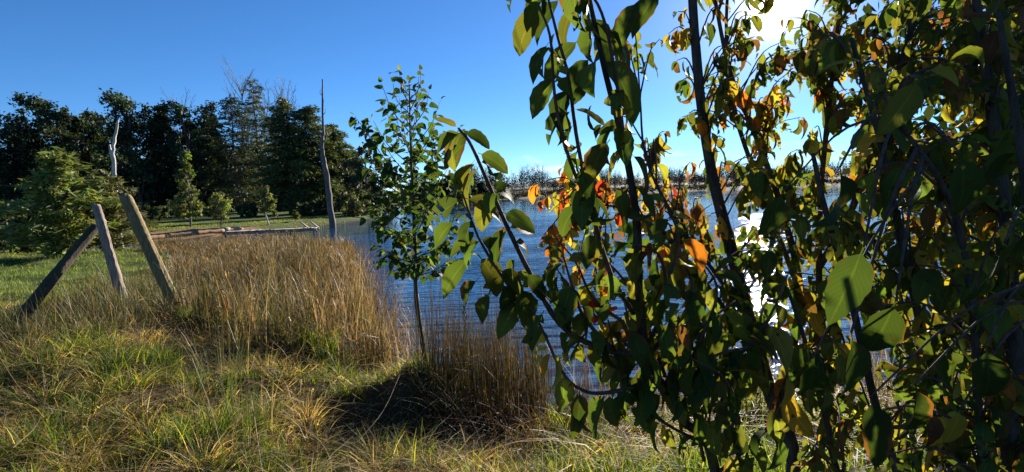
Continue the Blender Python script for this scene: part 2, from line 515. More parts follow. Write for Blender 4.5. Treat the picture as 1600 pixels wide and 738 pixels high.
def build_lake():
    # one sheet at water level, deep blue, rippled by a light breeze
    rad = np.geomspace(1.2, 420, 120)
    na = 120
    ang = np.linspace(-1.75, 1.75, na)
    V = np.stack([rad[:, None] * np.sin(ang)[None], rad[:, None] * np.cos(ang)[None], np.full((120, na), ZW)], -1).reshape(-1, 3)
    i = np.arange(119)[:, None] * na; j = np.arange(na - 1)[None]
    F = np.stack([i + j, i + na + j, i + na + j + 1, i + j + 1], -1).reshape(-1, 4)
    m, t, o = new_mat('lake_water')
    n, l = t.nodes.new, t.links.new
    p = n('ShaderNodeBsdfPrincipled')
    p.inputs['Base Color'].default_value = (0.014, 0.055, 0.125, 1)
    p.inputs['Roughness'].default_value = 0.035
    p.inputs['IOR'].default_value = 1.33
    geo = n('ShaderNodeNewGeometry')
    mp = n('ShaderNodeMapping'); mp.inputs['Rotation'].default_value = (0, 0, math.radians(-14)); mp.inputs['Scale'].default_value = (0.45, 1.35, 1)
    l(geo.outputs['Position'], mp.inputs['Vector'])
    n1 = n('ShaderNodeTexNoise'); n1.inputs['Scale'].default_value = 3.0; n1.inputs['Detail'].default_value = 4; n1.inputs['Distortion'].default_value = 0.6
    l(mp.outputs[0], n1.inputs['Vector'])
    n2 = n('ShaderNodeTexWave'); n2.wave_type = 'BANDS'; n2.bands_direction = 'Y'
    n2.inputs['Scale'].default_value = 0.5; n2.inputs['Distortion'].default_value = 5.0; n2.inputs['Detail'].default_value = 3; n2.inputs['Detail Scale'].default_value = 0.8
    l(mp.outputs[0], n2.inputs['Vector'])
    n3 = n('ShaderNodeTexNoise'); n3.inputs['Scale'].default_value = 13.0; n3.inputs['Detail'].default_value = 3
    l(mp.outputs[0], n3.inputs['Vector'])
    ad0 = n('ShaderNodeMath'); ad0.operation = 'MULTIPLY_ADD'; ad0.inputs[1].default_value = 0.22
    l(n3.outputs['Fac'], ad0.inputs[0]); l(n1.outputs['Fac'], ad0.inputs[2])
    ad = n('ShaderNodeMath'); ad.operation = 'MULTIPLY_ADD'; ad.inputs[1].default_value = 0.55
    l(n2.outputs['Fac'], ad.inputs[0]); l(ad0.outputs[0], ad.inputs[2])
    b = n('ShaderNodeBump'); b.inputs['Strength'].default_value = 0.75; b.inputs['Distance'].default_value = 0.11
    sy = n('ShaderNodeSeparateXYZ'); l(geo.outputs['Position'], sy.inputs[0])
    fall = n('ShaderNodeMapRange'); fall.interpolation_type = 'SMOOTHSTEP'
    fall.inputs['From Min'].default_value = 5.0; fall.inputs['From Max'].default_value = 55.0
    fall.inputs['To Min'].default_value = 0.5; fall.inputs['To Max'].default_value = 0.06
    l(sy.outputs['Y'], fall.inputs['Value'])
    cat = n('ShaderNodeTexNoise'); cat.inputs['Scale'].default_value = 0.22; cat.inputs['Detail'].default_value = 3
    mp2 = n('ShaderNodeMapping'); mp2.inputs['Scale'].default_value = (0.4, 1.2, 1); l(geo.outputs['Position'], mp2.inputs['Vector']); l(mp2.outputs[0], cat.inputs['Vector'])
    cmr = n('ShaderNodeMapRange'); cmr.inputs['From Min'].default_value = 0.35; cmr.inputs['From Max'].default_value = 0.62
    cmr.inputs['To Min'].default_value = 0.35; cmr.inputs['To Max'].default_value = 1.15
    l(cat.outputs['Fac'], cmr.inputs['Value'])
    ml = n('ShaderNodeMath'); ml.operation = 'MULTIPLY'; l(fall.outputs[0], ml.inputs[0]); l(cmr.outputs[0], ml.inputs[1])
    l(ml.outputs[0], b.inputs['Strength'])
    l(ad.outputs[0], b.inputs['Height']); l(b.outputs[0], p.inputs['Normal'])
    l(p.outputs[0], o.inputs['Surface'])
    me = mesh_np('lake', V, F, m, smooth=True)
    tag(link('lake', me), 'deep blue lake water with small wind ripples', 'lake', kind='structure')


build_lake()


def build_far_hill():
    # low wooded ridge a long way behind the pines
    n = 90
    xs = np.linspace(-900, 900, n)
    prof = 9 + 9 * vnoise(xs, xs * 0, 160, 31) + 4 * vnoise(xs, xs * 0, 50, 32)
    rows = []
    for k, (yy, h) in enumerate([(900, 0), (960, 0.75), (1020, 1.0), (1150, 0.8), (1300, 0.0)]):
        rows.append(np.stack([xs, np.full(n, yy) + 30 * vnoise(xs, xs * 0 + k, 90, 33), prof * h], -1))
    V = np.array(rows).reshape(-1, 3)
    V[:, 2] += 8
    i = np.arange(4)[:, None] * n; j = np.arange(n - 1)[None]
    F = np.stack([i + j, i + j + 1, i + n + j + 1, i + n + j], -1).reshape(-1, 4)
    m, t, o = new_mat('wooded_ridge')
    p = t.nodes.new('ShaderNodeBsdfPrincipled')
    nz = t.nodes.new('ShaderNodeTexNoise'); nz.inputs['Scale'].default_value = 0.06; nz.inputs['Detail'].default_value = 8
    geo = t.nodes.new('ShaderNodeNewGeometry'); t.links.new(geo.outputs['Position'], nz.inputs['Vector'])
    rp = t.nodes.new('ShaderNodeValToRGB')
    rp.color_ramp.elements[0].color = (0.05, 0.07, 0.06, 1); rp.color_ramp.elements[1].color = (0.12, 0.12, 0.09, 1)
    t.links.new(nz.outputs['Fac'], rp.inputs[0]); t.links.new(rp.outputs[0], p.inputs['Base Color'])
    p.inputs['Roughness'].default_value = 1.0
    t.links.new(p.outputs[0], o.inputs['Surface'])
    tag(link('far_hill', mesh_np('far_hill', V, F, m, smooth=True)), 'low wooded ridge on the skyline beyond the lake', 'hill', kind='structure')


build_far_hill()

# ------------------------------------------------------------------ trees


def cards(P, A, s, wid, col, sides=None):
    """kite-shaped foliage faces: P centre, A long axis, s length, wid width ratio"""
    n = len(P)
    A = A / (np.linalg.norm(A, axis=1)[:, None] + 1e-9)
    rnd = RNG.normal(size=(n, 3))
    B = np.cross(A, rnd); B /= np.linalg.norm(B, axis=1)[:, None] + 1e-9
    s = (s * np.ones(n))[:, None]; wd = s * (wid * np.ones(n))[:, None]
    V = np.stack([P - A * s * 0.5, P + B * wd * 0.5 - A * s * 0.05, P + A * s * 0.5, P - B * wd * 0.5 - A * s * 0.05], 1).reshape(-1, 3)
    F = np.arange(4 * n).reshape(n, 4)
    C = np.repeat(col, 4, axis=0)
    return V, F, C


def tint(base, n, v=0.25, hue=0.12):
    c = np.array(base)[None] * (1 + v * RNG.normal(size=(n, 1)))
    c = c * (1 + hue * RNG.normal(size=(n, 3)))
    return np.clip(c, 0.004, 0.9)


def conifer(label, base, H, R, n=6000, z0=0.08, droop=0.25, col=(0.04, 0.062, 0.022), size=0.42, group=None, lean=(0, 0), flat=0.0, power=0.75, bare=0.0, cat='tree', name='conifer_tree', rag=0.0):
    root = empty(name, base)
    base = np.array(base, float)
    tag(root, label, cat, group)
    nb = int(90 + H * 7)
    tz = z0 + (1 - z0) * np.linspace(0, 0.985, nb) + RNG.normal(size=nb) * 0.01
    tz = np.clip(tz, z0 * 0.8, 0.99)
    az = np.arange(nb) * 2.39996 + RNG.normal(size=nb) * 0.4
    Lb = R * np.clip(1.03 - tz, 0, 1) ** power * RNG.uniform(0.5 - rag, 1.15 + rag, nb)
    low = sstep(z0, z0 + 0.18, tz)
    Lb *= 0.55 + 0.45 * low
    keep = RNG.random(nb) > bare
    ax = lambda t: np.stack([lean[0] * t, lean[1] * t, H * t], -1)
    parts = [tube(base + ax(np.linspace(-0.01, 1, 9)) + np.pad(RNG.normal(size=(9, 2)) * 0.01 * R, ((0, 0), (0, 1))), np.linspace(0.028 * H * 0.55 + 0.03, 0.015, 9), 7)]
    for i in range(nb):
        o0 = base + ax(tz[i]); d = np.array([math.cos(az[i]), math.sin(az[i]), 0.22 - droop])
        e = o0 + d * Lb[i] * 0.9
        mid = (o0 + e) / 2 + np.array([0, 0, 0.08 * Lb[i]])
        parts.append(tube(np.array([o0, mid, e]), [0.012 * Lb[i] + 0.012, 0.008 * Lb[i] + 0.008, 0.006], 3, cap=False))
    Vt, Ft, _ = join_np(parts)
    link('trunk', mesh_np('trunk', Vt, Ft, MAT['bark_dark']), root)
    wgt = Lb * keep; wgt = wgt / wgt.sum()
    bi = RNG.choice(nb, n, p=wgt)
    u = RNG.random(n) ** 0.65
    r = Lb[bi] * u
    sw = RNG.normal(size=n) * 0.16 * Lb[bi] * np.sqrt(u + 0.05)
    ca, sa = np.cos(az[bi]), np.sin(az[bi])
    P = base + ax(tz[bi]) + np.stack([ca * r - sa * sw, sa * r + ca * sw, (0.22 - droop) * r + 0.08 * Lb[bi] * np.sin(u * 3.1) + RNG.normal(size=n) * (0.04 + 0.03 * (1 - flat)) * (0.6 + 0.4 * R)], -1)
    A = np.stack([ca + RNG.normal(size=n) * 0.5, sa + RNG.normal(size=n) * 0.5, -droop + RNG.normal(size=n) * 0.45], -1)
    V, F, C = cards(P, A, size * RNG.uniform(0.7, 1.6, n), RNG.uniform(0.14, 0.32, n), tint(col, n))
    cr = link('crown', mesh_np('crown', V, F, MAT['needles'], col=C), root)
    cr['kind'] = 'stuff'
    return root


def broadleaf(label, base, H, R, n=7000, lobes=18, trunk_h=0.35, col=(0.04, 0.062, 0.024), size=0.35, wid=0.55, group=None, shape='round', cat='tree', bark='bark_dark', tr=0.022, name='broadleaf_tree', lobe=0.36, hang=0.0):
    root = empty(name, base)
    base = np.array(base, float)
    tag(root, label, cat, group)
    parts = []
    bend = RNG.normal(size=2) * 0.03 * H
    tp = smooth_path([base + (0, 0, -0.03), base + (bend[0], bend[1], H * 0.35), base + (bend[0] * 0.4, bend[1] * 1.6, H * 0.66), base + (0, 0, H * 0.93)], 10)
    parts.append(tube(tp, np.linspace(tr * H, 0.004 * H, 10), 7))
    cs, rs = [], []
    for i in range(lobes):
        t = (i + 0.5) / lobes
        z = trunk_h + (0.97 - trunk_h) * t
        if shape == 'round': env = math.sqrt(max(0.05, 1 - (2 * t - 1) ** 2 * 0.9))
        elif shape == 'cone': env = (1.02 - t) ** 0.8 + 0.05
        else: env = 0.75 + 0.25 * math.sin(t * 3.1)
        a = i * 2.39996 + random.uniform(-0.5, 0.5)
        rr = R * env * random.uniform(0.35, 0.82)
        c = base + np.array([math.cos(a) * rr, math.sin(a) * rr, z * H + random.uniform(-0.03, 0.03) * H])
        cs.append(c); rs.append(R * lobe * random.uniform(0.7, 1.25) * (0.55 + 0.45 * env))
        s = base + np.array([bend[0], bend[1], max(0.12, z - 0.2) * H])
        s[:2] = tp[np.argmin(np.abs(tp[:, 2] - s[2])), :2]
        mid = (s + c) / 2 + np.array([0, 0, -0.04 * H])
        parts.append(tube(smooth_path([s, mid, c], 5), np.linspace(tr * H * 0.35, 0.004 * H, 5), 4, cap=False))
    Vt, Ft, _ = join_np(parts)
    link('trunk', mesh_np('trunk', Vt, Ft, MAT[bark], smooth=True), root)
    cs = np.array(cs); rs = np.array(rs)
    # sub-clumps inside each lobe give light and dark knots with gaps between
    ns = lobes * 7
    li = RNG.integers(0, lobes, ns)
    d = RNG.normal(size=(ns, 3)); d /= np.linalg.norm(d, axis=1)[:, None]
    sc_ = cs[li] + d * (rs[li] * RNG.uniform(0.35, 1.0, ns))[:, None] * np.array([1, 1, 0.8])
    sr = rs[li] * RNG.uniform(0.22, 0.45, ns)
    pi = RNG.choice(ns, n, p=sr ** 2 / (sr ** 2).sum())
    P = sc_[pi] + RNG.normal(size=(n, 3)) * (sr[pi] * 0.62)[:, None]
    P[:, 2] = np.maximum(P[:, 2], base[2] + 0.04)
    A = RNG.normal(size=(n, 3)); A[:, 2] -= hang
    ct = tint(np.array(col), ns, 0.22, 0.10)[pi] * (1 + 0.15 * RNG.normal(size=(n, 1)))
    V, F, C = cards(P, A, size * RNG.uniform(0.6, 1.35, n), wid, np.clip(ct, 0.004, 0.9))
    cr = link('crown', mesh_np('crown', V, F, MAT['crown'], col=C), root)
    cr['kind'] = 'stuff'
    return root


def bare_parts(base, H, spread=0.32, levels=3, r=0.02, up=0.8, nb=9, kids=4):
    parts = []

    def rec(p, d, Lg, rad, lv):
        q = p + d * Lg
        mid = (p + q) / 2 + RNG.normal(size=3) * Lg * 0.05
        parts.append(tube(np.array([p, mid, q]), [rad, rad * 0.7, rad * 0.35], 3 if lv else 5, cap=False))
        if lv >= levels: return
        for k in range(nb if lv == 0 else kids):
            t = random.uniform(0.3, 0.98)
            a = random.uniform(0, 6.283)
            dd = d * up + np.array([math.cos(a), math.sin(a), 0.25]) * (1 - up + spread)
            dd /= np.linalg.norm(dd)
            rec(p + (q - p) * t, dd, Lg * random.uniform(0.25, 0.45) * (1.15 - 0.5 * t), rad * 0.42, lv + 1)
    rec(np.array(base, float), np.array([random.uniform(-.04, .04), random.uniform(-.04, .04), 1.0]), H, r * H, 0)
    return parts


def ground_at(x, y):
    """ground point under a photograph pixel"""
    d = ray(x, y)
    t = 2.0
    ts = np.geomspace(1.5, 400, 2500)
    Q = EYE + d * ts[:, None]
    k = int(np.argmax(Q[:, 2] < ground_z(Q[:, 0], Q[:, 1])))
    return Q[k]


def spot(x, depth):
    """ground point in the direction of photograph column x at a depth"""
    p = at(x, 310, depth)
    p[2] = gz(p[0], p[1])
    return p


def spots(x, depth):
    P = EYE + (Fv[None] + Rv[None] * ((x - 800) / FPX)[:, None] + Uv[None] * ((369 - 310) / FPX)) * depth[:, None]
    P[:, 2] = ground_z(P[:, 0], P[:, 1])
    return P


def height_to(x, ytop, depth, base):
    q = at(x, ytop, depth)
    return q[2] - base[2]


# tall dark wood behind the lawn: (photo column, depth, top row, radius, kind, label)
DARK = (0.036, 0.056, 0.028)
MID = (0.085, 0.105, 0.036)
WOOD = [
    (-75, 62, 175, 3.6, 'e', 'dark tree at the edge of the picture beyond the pale green bush'),
    (20, 58, 182, 3.4, 'e', 'loose-crowned dark tree, first from the left with sky showing through low branches'),
    (82, 60, 163, 2.7, 'e', 'dark tree with a narrow raised top, second from the left in the wood'),
    (135, 66, 176, 2.8, 'e', 'dark rounded tree in the wood left of the bleached dead trunk'),
    (170, 70, 176, 2.6, 'e', 'dark rounded tree in the wood just behind the bleached dead trunk'),
    (222, 64, 158, 3.2, 'e', 'tallest dark tree of the wood above the leaning round post'),
    (262, 66, 170, 2.4, 'c', 'narrow dark tree right of the tallest dark tree'),
    (308, 66, 158, 2.6, 'e', 'dark tree with two-pointed top above the small columnar tree'),
    (338, 70, 178, 2.6, 'c', 'dark conifer beside the open-branched trees'),
    (372, 66, 150, 3.4, 's', 'open-branched conifer with see-through tiers, left one of the pair'),
    (408, 70, 128, 3.8, 's', 'open-branched conifer with see-through tiers, taller one of the pair'),
    (452, 60, 158, 3.3, 'c', 'dense green conifer left of the standing dead trunk'),
    (490, 62, 166, 3.2, 'c', 'dense green conifer right behind the standing dead trunk'),
    (528, 66, 196, 3.0, 'c', 'green conifer stepping down right of the standing dead trunk'),
    (552, 70, 236, 2.6, 'c', 'shorter green conifer where the wood slopes to the lake'),
]
for (x, dep, top, R, kd, lab) in WOOD:
    b = spot(x, dep)
    H = height_to(x, top, dep, b)
    if kd == 'e':
        broadleaf(lab, b, H * random.uniform(0.97, 1.04), R * 1.2, n=9500, lobes=26, trunk_h=0.2, col=DARK, size=0.40, group='trees of the wood behind the lawn', shape='col', lobe=0.42)
    elif kd == 'c':
        conifer(lab, b, H, R * 1.4, n=13000, z0=0.04, col=MID if x > 430 else DARK, size=0.46, group='trees of the wood behind the lawn', power=0.5)
    else:
        conifer(lab, b, H, R * 1.3, n=9000, z0=0.08, col=(0.055, 0.072, 0.034), size=0.36, flat=1.0, bare=0.12, group='trees of the wood behind the lawn', power=0.5)
# second row that closes the wood
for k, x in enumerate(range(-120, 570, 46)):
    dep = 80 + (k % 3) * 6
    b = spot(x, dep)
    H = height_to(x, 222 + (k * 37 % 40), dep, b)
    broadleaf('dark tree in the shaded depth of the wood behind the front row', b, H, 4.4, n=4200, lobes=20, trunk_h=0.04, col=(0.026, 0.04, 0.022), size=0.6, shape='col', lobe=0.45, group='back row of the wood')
# bare poplars among the conifers
for k, (x, dep, top) in enumerate([(392, 74, 142), (425, 76, 148), (300, 76, 175), (455, 82, 158)]):
    b = spot(x, dep); H = height_to(x, top, dep, b)
    root = empty('bare_tree', b)
    tag(root, ['leafless grey tree between the two open-branched conifers', 'leafless grey tree right of the open-branched conifers',
               'leafless grey tree among the dark trees', 'leafless grey tree behind the dense green conifer'][k], 'tree', 'leafless trees in the wood')
    V, F, _ = join_np(bare_parts(b, H, r=0.007, nb=44, spread=0.12, up=0.72))
    link('trunk', mesh_np('trunk', V, F, MAT['bark_grey']), root)

# lower trees by the water at the end of the wood
b = spot(574, 56)
broadleaf('grey-green round tree at the water edge behind the leafy sapling', b, height_to(574, 236, 56, b), 2.7, n=6500, lobes=16, trunk_h=0.18, col=(0.05, 0.065, 0.035), size=0.32, shape='round', group='trees at the water edge')
b = spot(548, 49)
broadleaf('pale green bush at the water edge right of the dead trunk', b, height_to(548, 300, 49, b), 2.0, n=4200, lobes=12, trunk_h=0.05, col=(0.085, 0.095, 0.035), size=0.26, shape='round', cat='bush', name='shore_bush', group='trees at the water edge')
b = spot(592, 60)
broadleaf('dark green bush over the water beside the sapling', b, height_to(592, 292, 60, b), 2.2, n=4000, lobes=12, trunk_h=0.05, col=(0.04, 0.055, 0.025), size=0.3, shape='round', cat='bush', name='shore_bush', group='trees at the water edge')
for k, (x, dep, top, R) in enumerate([(480, 52, 318, 1.5), (505, 54, 312, 1.6), (388, 56, 320, 1.4), (240, 52, 322, 1.6), (330, 58, 318, 1.6)]):
    b = spot(x, dep)
    broadleaf(['low bush in front of the dense conifers', 'low bush behind the standing dead trunk', 'low bush under the open-branched conifers',
               'low bush in the shade behind the leaning round post', 'low bush in the shade behind the small round tree'][k],
              b, height_to(x, top, dep, b), R, n=2200, lobes=9, trunk_h=0.05, col=(0.05, 0.065, 0.025), size=0.25, cat='bush', name='undergrowth_bush', group='undergrowth at the foot of the wood')

# small planted trees on the lawn
SM = (0.15, 0.18, 0.05)
p = ground_at(298, 356)
broadleaf('small columnar light green tree on the lawn', p, height_to(298, 238, p @ Fv - EYE @ Fv, p), 1.05, n=5200, lobes=20, trunk_h=0.13, col=SM, size=0.17, shape='cone', group='small trees on the lawn', tr=0.014, name='young_tree', bark='bark_grey', lobe=0.42)
p = ground_at(345, 358)
broadleaf('small round light green tree at the edge of the soil bank', p, height_to(345, 304, p @ Fv - EYE @ Fv, p), 0.82, n=3200, lobes=12, trunk_h=0.28, col=(0.19, 0.21, 0.06), size=0.14, shape='round', group='small trees on the lawn', tr=0.02, name='young_tree', bark='bark_grey', lobe=0.46)
p = ground_at(420, 351)
broadleaf('small upright tree with grey stem on the lawn behind the jetty', p, height_to(420, 291, p @ Fv - EYE @ Fv, p), 0.72, n=2600, lobes=12, trunk_h=0.28, col=(0.15, 0.175, 0.05), size=0.15, shape='cone', group='small trees on the lawn', tr=0.022, name='young_tree', bark='bark_pale', lobe=0.46)
p = ground_at(462, 347)
broadleaf('tiny yellow-green tree on the lawn near the jetty end', p, height_to(462, 329, p @ Fv - EYE @ Fv, p), 0.42, n=900, lobes=8, trunk_h=0.25, col=(0.14, 0.15, 0.04), size=0.12, shape='cone', group='small trees on the lawn', tr=0.02, name='young_tree', bark='bark_grey', lobe=0.46)

# big pale green bush on the left, behind the posts
p = spot(92, 17.0)
conifer('broad pale green feathery bush behind the wooden posts', p, height_to(75, 240, 17, p), 1.6, n=6500, z0=0.03, droop=0.02, col=(0.155, 0.185, 0.05), size=0.24, power=0.6, rag=0.35, cat='bush', name='feathery_bush')
p = spot(165, 18.5)
conifer('narrow olive bush behind the bleached dead trunk', p, height_to(160, 272, 18.5, p), 1.25, n=4600, z0=0.04, droop=0.02, col=(0.11, 0.115, 0.042), size=0.2, power=0.5, rag=0.35, cat='bush', name='feathery_bush')
p = spot(6, 19.0)
broadleaf('low dark bush at the far left of the lawn', p, height_to(6, 318, 19, p), 1.3, n=3600, lobes=12, trunk_h=0.05, col=(0.04, 0.055, 0.03), size=0.17, cat='bush', name='dark_bush')

# standing dead trunk in the water
P0 = ground_at(523, 371); DS = float((P0 - EYE) @ Fv)
root = empty('dead_tree', P0); tag(root, 'tall bare dead trunk standing at the water edge', 'dead tree')
pts = [P0 + (0, 0, -0.3)] + [at(x, y, DS) for x, y in [(517, 330), (511, 280), (505, 246), (503, 228), (505, 205), (504, 165), (504, 124)]]
pp = smooth_path(pts, 34); pp += RNG.normal(size=pp.shape) * 0.012
rr = np.interp(np.linspace(0, 1, 34), [0, 0.1, 0.4, 0.55, 0.7, 1], [0.26, 0.205, 0.165, 0.125, 0.085, 0.04])
V, F = tube(pp, rr, 12, rough=0.13)
link('trunk', mesh_np('trunk', V, F, MAT['bark_snag'], smooth=True), root)
for (a, b2, c2, r0) in [((504, 234), (499, 228), (494, 222), .07), ((506, 222), (510, 214), (511, 205), .05), ((504, 180), (508, 176), (508, 170), .035), ((504, 150), (500, 146), (501, 140), .03), ((512, 285), (508, 280), (506, 272), .05)]:
    V, F = tube(smooth_path([at(*a, DS), at(*b2, DS), at(*c2, DS)], 5), np.linspace(r0, r0 * 0.4, 5), 6)
    link('branch_stub', mesh_np('branch_stub', V, F, MAT['bark_snag'], smooth=True), root)

# bleached dead trunk behind the posts
P0 = spot(182, 21); root = empty('dead_tree', P0); tag(root, 'thin bleached dead trunk with a bent top behind the posts', 'dead tree')
D2 = 21.0
pp = smooth_path([P0] + [at(x, y, D2) for x, y in [(181, 330), (180, 290), (177, 255), (176, 232), (181, 208), (184, 189)]], 24)
V, F = tube(pp + RNG.normal(size=pp.shape) * 0.01, np.linspace(0.105, 0.04, 24), 8, rough=0.06)
link('trunk', mesh_np('trunk', V, F, MAT['bark_pale'], smooth=True), root)
for q in [[(177, 250), (173, 238), (171, 226)], [(178, 288), (172, 281), (166, 271)]]:
    V, F = tube(smooth_path([at(x, y, D2) for x, y in q], 6), np.linspace(0.075, 0.03, 6), 6)
    link('branch_stub', mesh_np('branch_stub', V, F, MAT['bark_pale'], smooth=True), root)
P0 = spot(122, 20); root = empty('dead_tree', P0); tag(root, 'thin slanting dead stem poking out above the pale green bush', 'dead tree')
V, F = tube(smooth_path([P0] + [at(x, y, 20) for x, y in [(118, 330), (114, 285), (104, 258), (88, 246)]], 14), np.linspace(0.09, 0.025, 14), 6, rough=0.06)
link('trunk', mesh_np('trunk', V, F, MAT['bark_grey'], smooth=True), root)

# ------------------------------------------------------------------ far shore
def far_forest():
    parts, cardsP, cardsC = [], [], []
    n = 1000
    xs = RNG.uniform(640, 1680, n)
    dep = np.interp(xs, [640, 720, 780, 870, 1000, 1170, 1700], [165, 165, 195, 240, 262, 262, 250]) + RNG.uniform(0, 60, n)
    P = spots(xs, dep)
    for k in range(n):
        H = RNG.uniform(4.0, 9.0) * (1.0 + 0.45 * vnoise(xs[k], 0, 38, 6))
        V, F, _ = join_np(bare_parts(P[k], H * RNG.uniform(0.8, 1.12), r=0.008, nb=22, spread=0.35, up=0.7, levels=1))
        parts.append((V, F))
        m = 75
        dd = RNG.normal(size=(m, 3)); dd /= np.linalg.norm(dd, axis=1)[:, None] / RNG.uniform(0.5, 1.0, m)[:, None]
        q = P[k] + np.array([0, 0, 0.52 * H]) + dd * np.array([RNG.uniform(1.4, 2.6), 2.0, 0.46 * H])
        cardsP.append(q)
        c = np.array([0.040, 0.034, 0.034]) if RNG.random() < 0.65 else np.array([0.026, 0.032, 0.026])
        cardsC.append(np.repeat(c[None] * RNG.uniform(0.7, 1.3), m, 0))
    V, F, _ = join_np(parts)
    Q = np.concatenate(cardsP); C = np.concatenate(cardsC)
    V2, F2, C2 = cards(Q, RNG.normal(size=Q.shape), RNG.uniform(0.35, 0.85, len(Q)), 0.5, C)
    Vc, Fc, Cc = join_np([(V, F, np.repeat(np.array([[0.055, 0.047, 0.044]]), len(V), 0)), (V2, F2, C2)])
    o = link('far_woods', mesh_np('far_woods', Vc, Fc, MAT['far'], col=Cc))
    tag(o, 'brown-grey winter woods along the far shore of the lake', 'woods', kind='stuff')
    # scrub on the bank below
    n = 1300
    xs = RNG.uniform(690, 1650, n)
    base = np.interp(xs, [640, 720, 780, 870, 1000, 1170, 1700], [122, 122, 150, 206, 232, 236, 232])
    dep = base + RNG.uniform(0, 34, n) ** 1.0
    P = spots(xs, dep)
    P = P[P[:, 2] > ZW + 0.05]
    m = 16
    Q = np.repeat(P, m, 0) + RNG.normal(size=(len(P) * m, 3)) * np.array([0.9, 0.9, 0.45]) + np.array([0, 0, 0.45])
    C = np.repeat(tint((0.06, 0.056, 0.028), len(P), 0.3, 0.12), m, 0)
    V2, F2, C2 = cards(Q, RNG.normal(size=Q.shape), RNG.uniform(0.5, 1.0, len(Q)), 0.6, C)
    o = link('shore_scrub', mesh_np('shore_scrub', V2, F2, MAT['far'], col=C2))
    tag(o, 'low olive scrub dotted over the brown bank of the far shore', 'scrub', kind='stuff')


far_forest()
for k, (x, dep, top, R) in enumerate([(706, 128, 276, 3.2), (728, 134, 282, 2.8), (690, 124, 284, 3.0), (748, 150, 286, 2.8), (668, 122, 286, 3.0), (645, 118, 290, 3.2)]):
    b = spot(x, dep)
    broadleaf(['dark evergreen tree on the near end of the far shore, tallest of its clump', 'dark evergreen tree of the far shore clump nearest the open water',
               'dark evergreen tree of the far shore clump behind the sapling leaves', 'smaller dark tree standing off from the far shore clump',
               'dark tree of the far shore seen through the sapling crown', 'dark tree of the far shore left of the sapling trunk'][k],
              b, height_to(x, top, dep, b), R, n=2400, lobes=12, trunk_h=0.06, col=(0.03, 0.04, 0.026), size=0.8, group='evergreen clump on the far shore')

# ------------------------------------------------------------------ jetty and bank edging
def box(c, ax, ay, az):
    """box from centre and three half-axis vectors"""
    c, ax, ay, az = (np.asarray(v, float) for v in (c, ax, ay, az))
    V = np.array([c + sx * ax + sy * ay + sz * az for sz in (-1, 1) for sy in (-1, 1) for sx in (-1, 1)])
    F = np.array([[0, 2, 3, 1], [4, 5, 7, 6], [0, 1, 5, 4], [2, 6, 7, 3], [0, 4, 6, 2], [1, 3, 7, 5]])
    return V, F


def build_jetty():
    zt = -0.12
    A = at(352, 367, 30.5); B = at(497, 357, 31.5)
    A[2] = B[2] = zt
    u = (B - A); Lj = np.linalg.norm(u); u /= Lj
    v = np.cross([0, 0, 1], u)
    root = empty('jetty', A)
    tag(root, 'low pale wooden jetty running along the inlet below the lawn', 'jetty')
    n = int(Lj / 0.19)
    for i in range(n):
        c = A + u * (0.095 + i * 0.19) + np.array([0, 0, random.uniform(-.008, .008)]) + v * random.uniform(-.02, .02)
        V, F = box(c, u * 0.086, v * 0.55, (0, 0, 0.022))
        link('plank', mesh_np('plank', V, F, MAT['plank']), root)
    for sd in (-1, 1):
        V, F = box(A + u * Lj / 2 + v * 0.47 * sd + np.array([0, 0, -0.095]), u * Lj / 2, v * 0.04, (0, 0, 0.07))
        link('beam', mesh_np('beam', V, F, MAT['plank']), root)
        for t in (0.03, 0.35, 0.68, 0.97):
            q = A + u * Lj * t + v * 0.47 * sd
            P = np.array([q + (0, 0, -0.9), q + (0, 0, -0.45), q + (0, 0, -0.17)])
            V, F = tube(P, [0.07, 0.065, 0.06], 8, rough=0.04)
            link('pile', mesh_np('pile', V, F, MAT['bark_dark'], smooth=True), root)
    # two slanting boards propped at the end
    for t in (0.84, 0.95):
        q0 = A + u * (Lj * t + 0.3) + np.array([0, 0, 0.02]); q1 = A + u * (Lj * t - 0.16) + np.array([0, 0, 0.42])
        d = (q1 - q0) / 2; nn = np.cross(d, v); nn /= np.linalg.norm(nn)
        V, F = box((q0 + q1) / 2, d, v * 0.16, nn * 0.02)
        link('slanting_board', mesh_np('slanting_board', V, F, MAT['bark_grey']), root)


build_jetty()


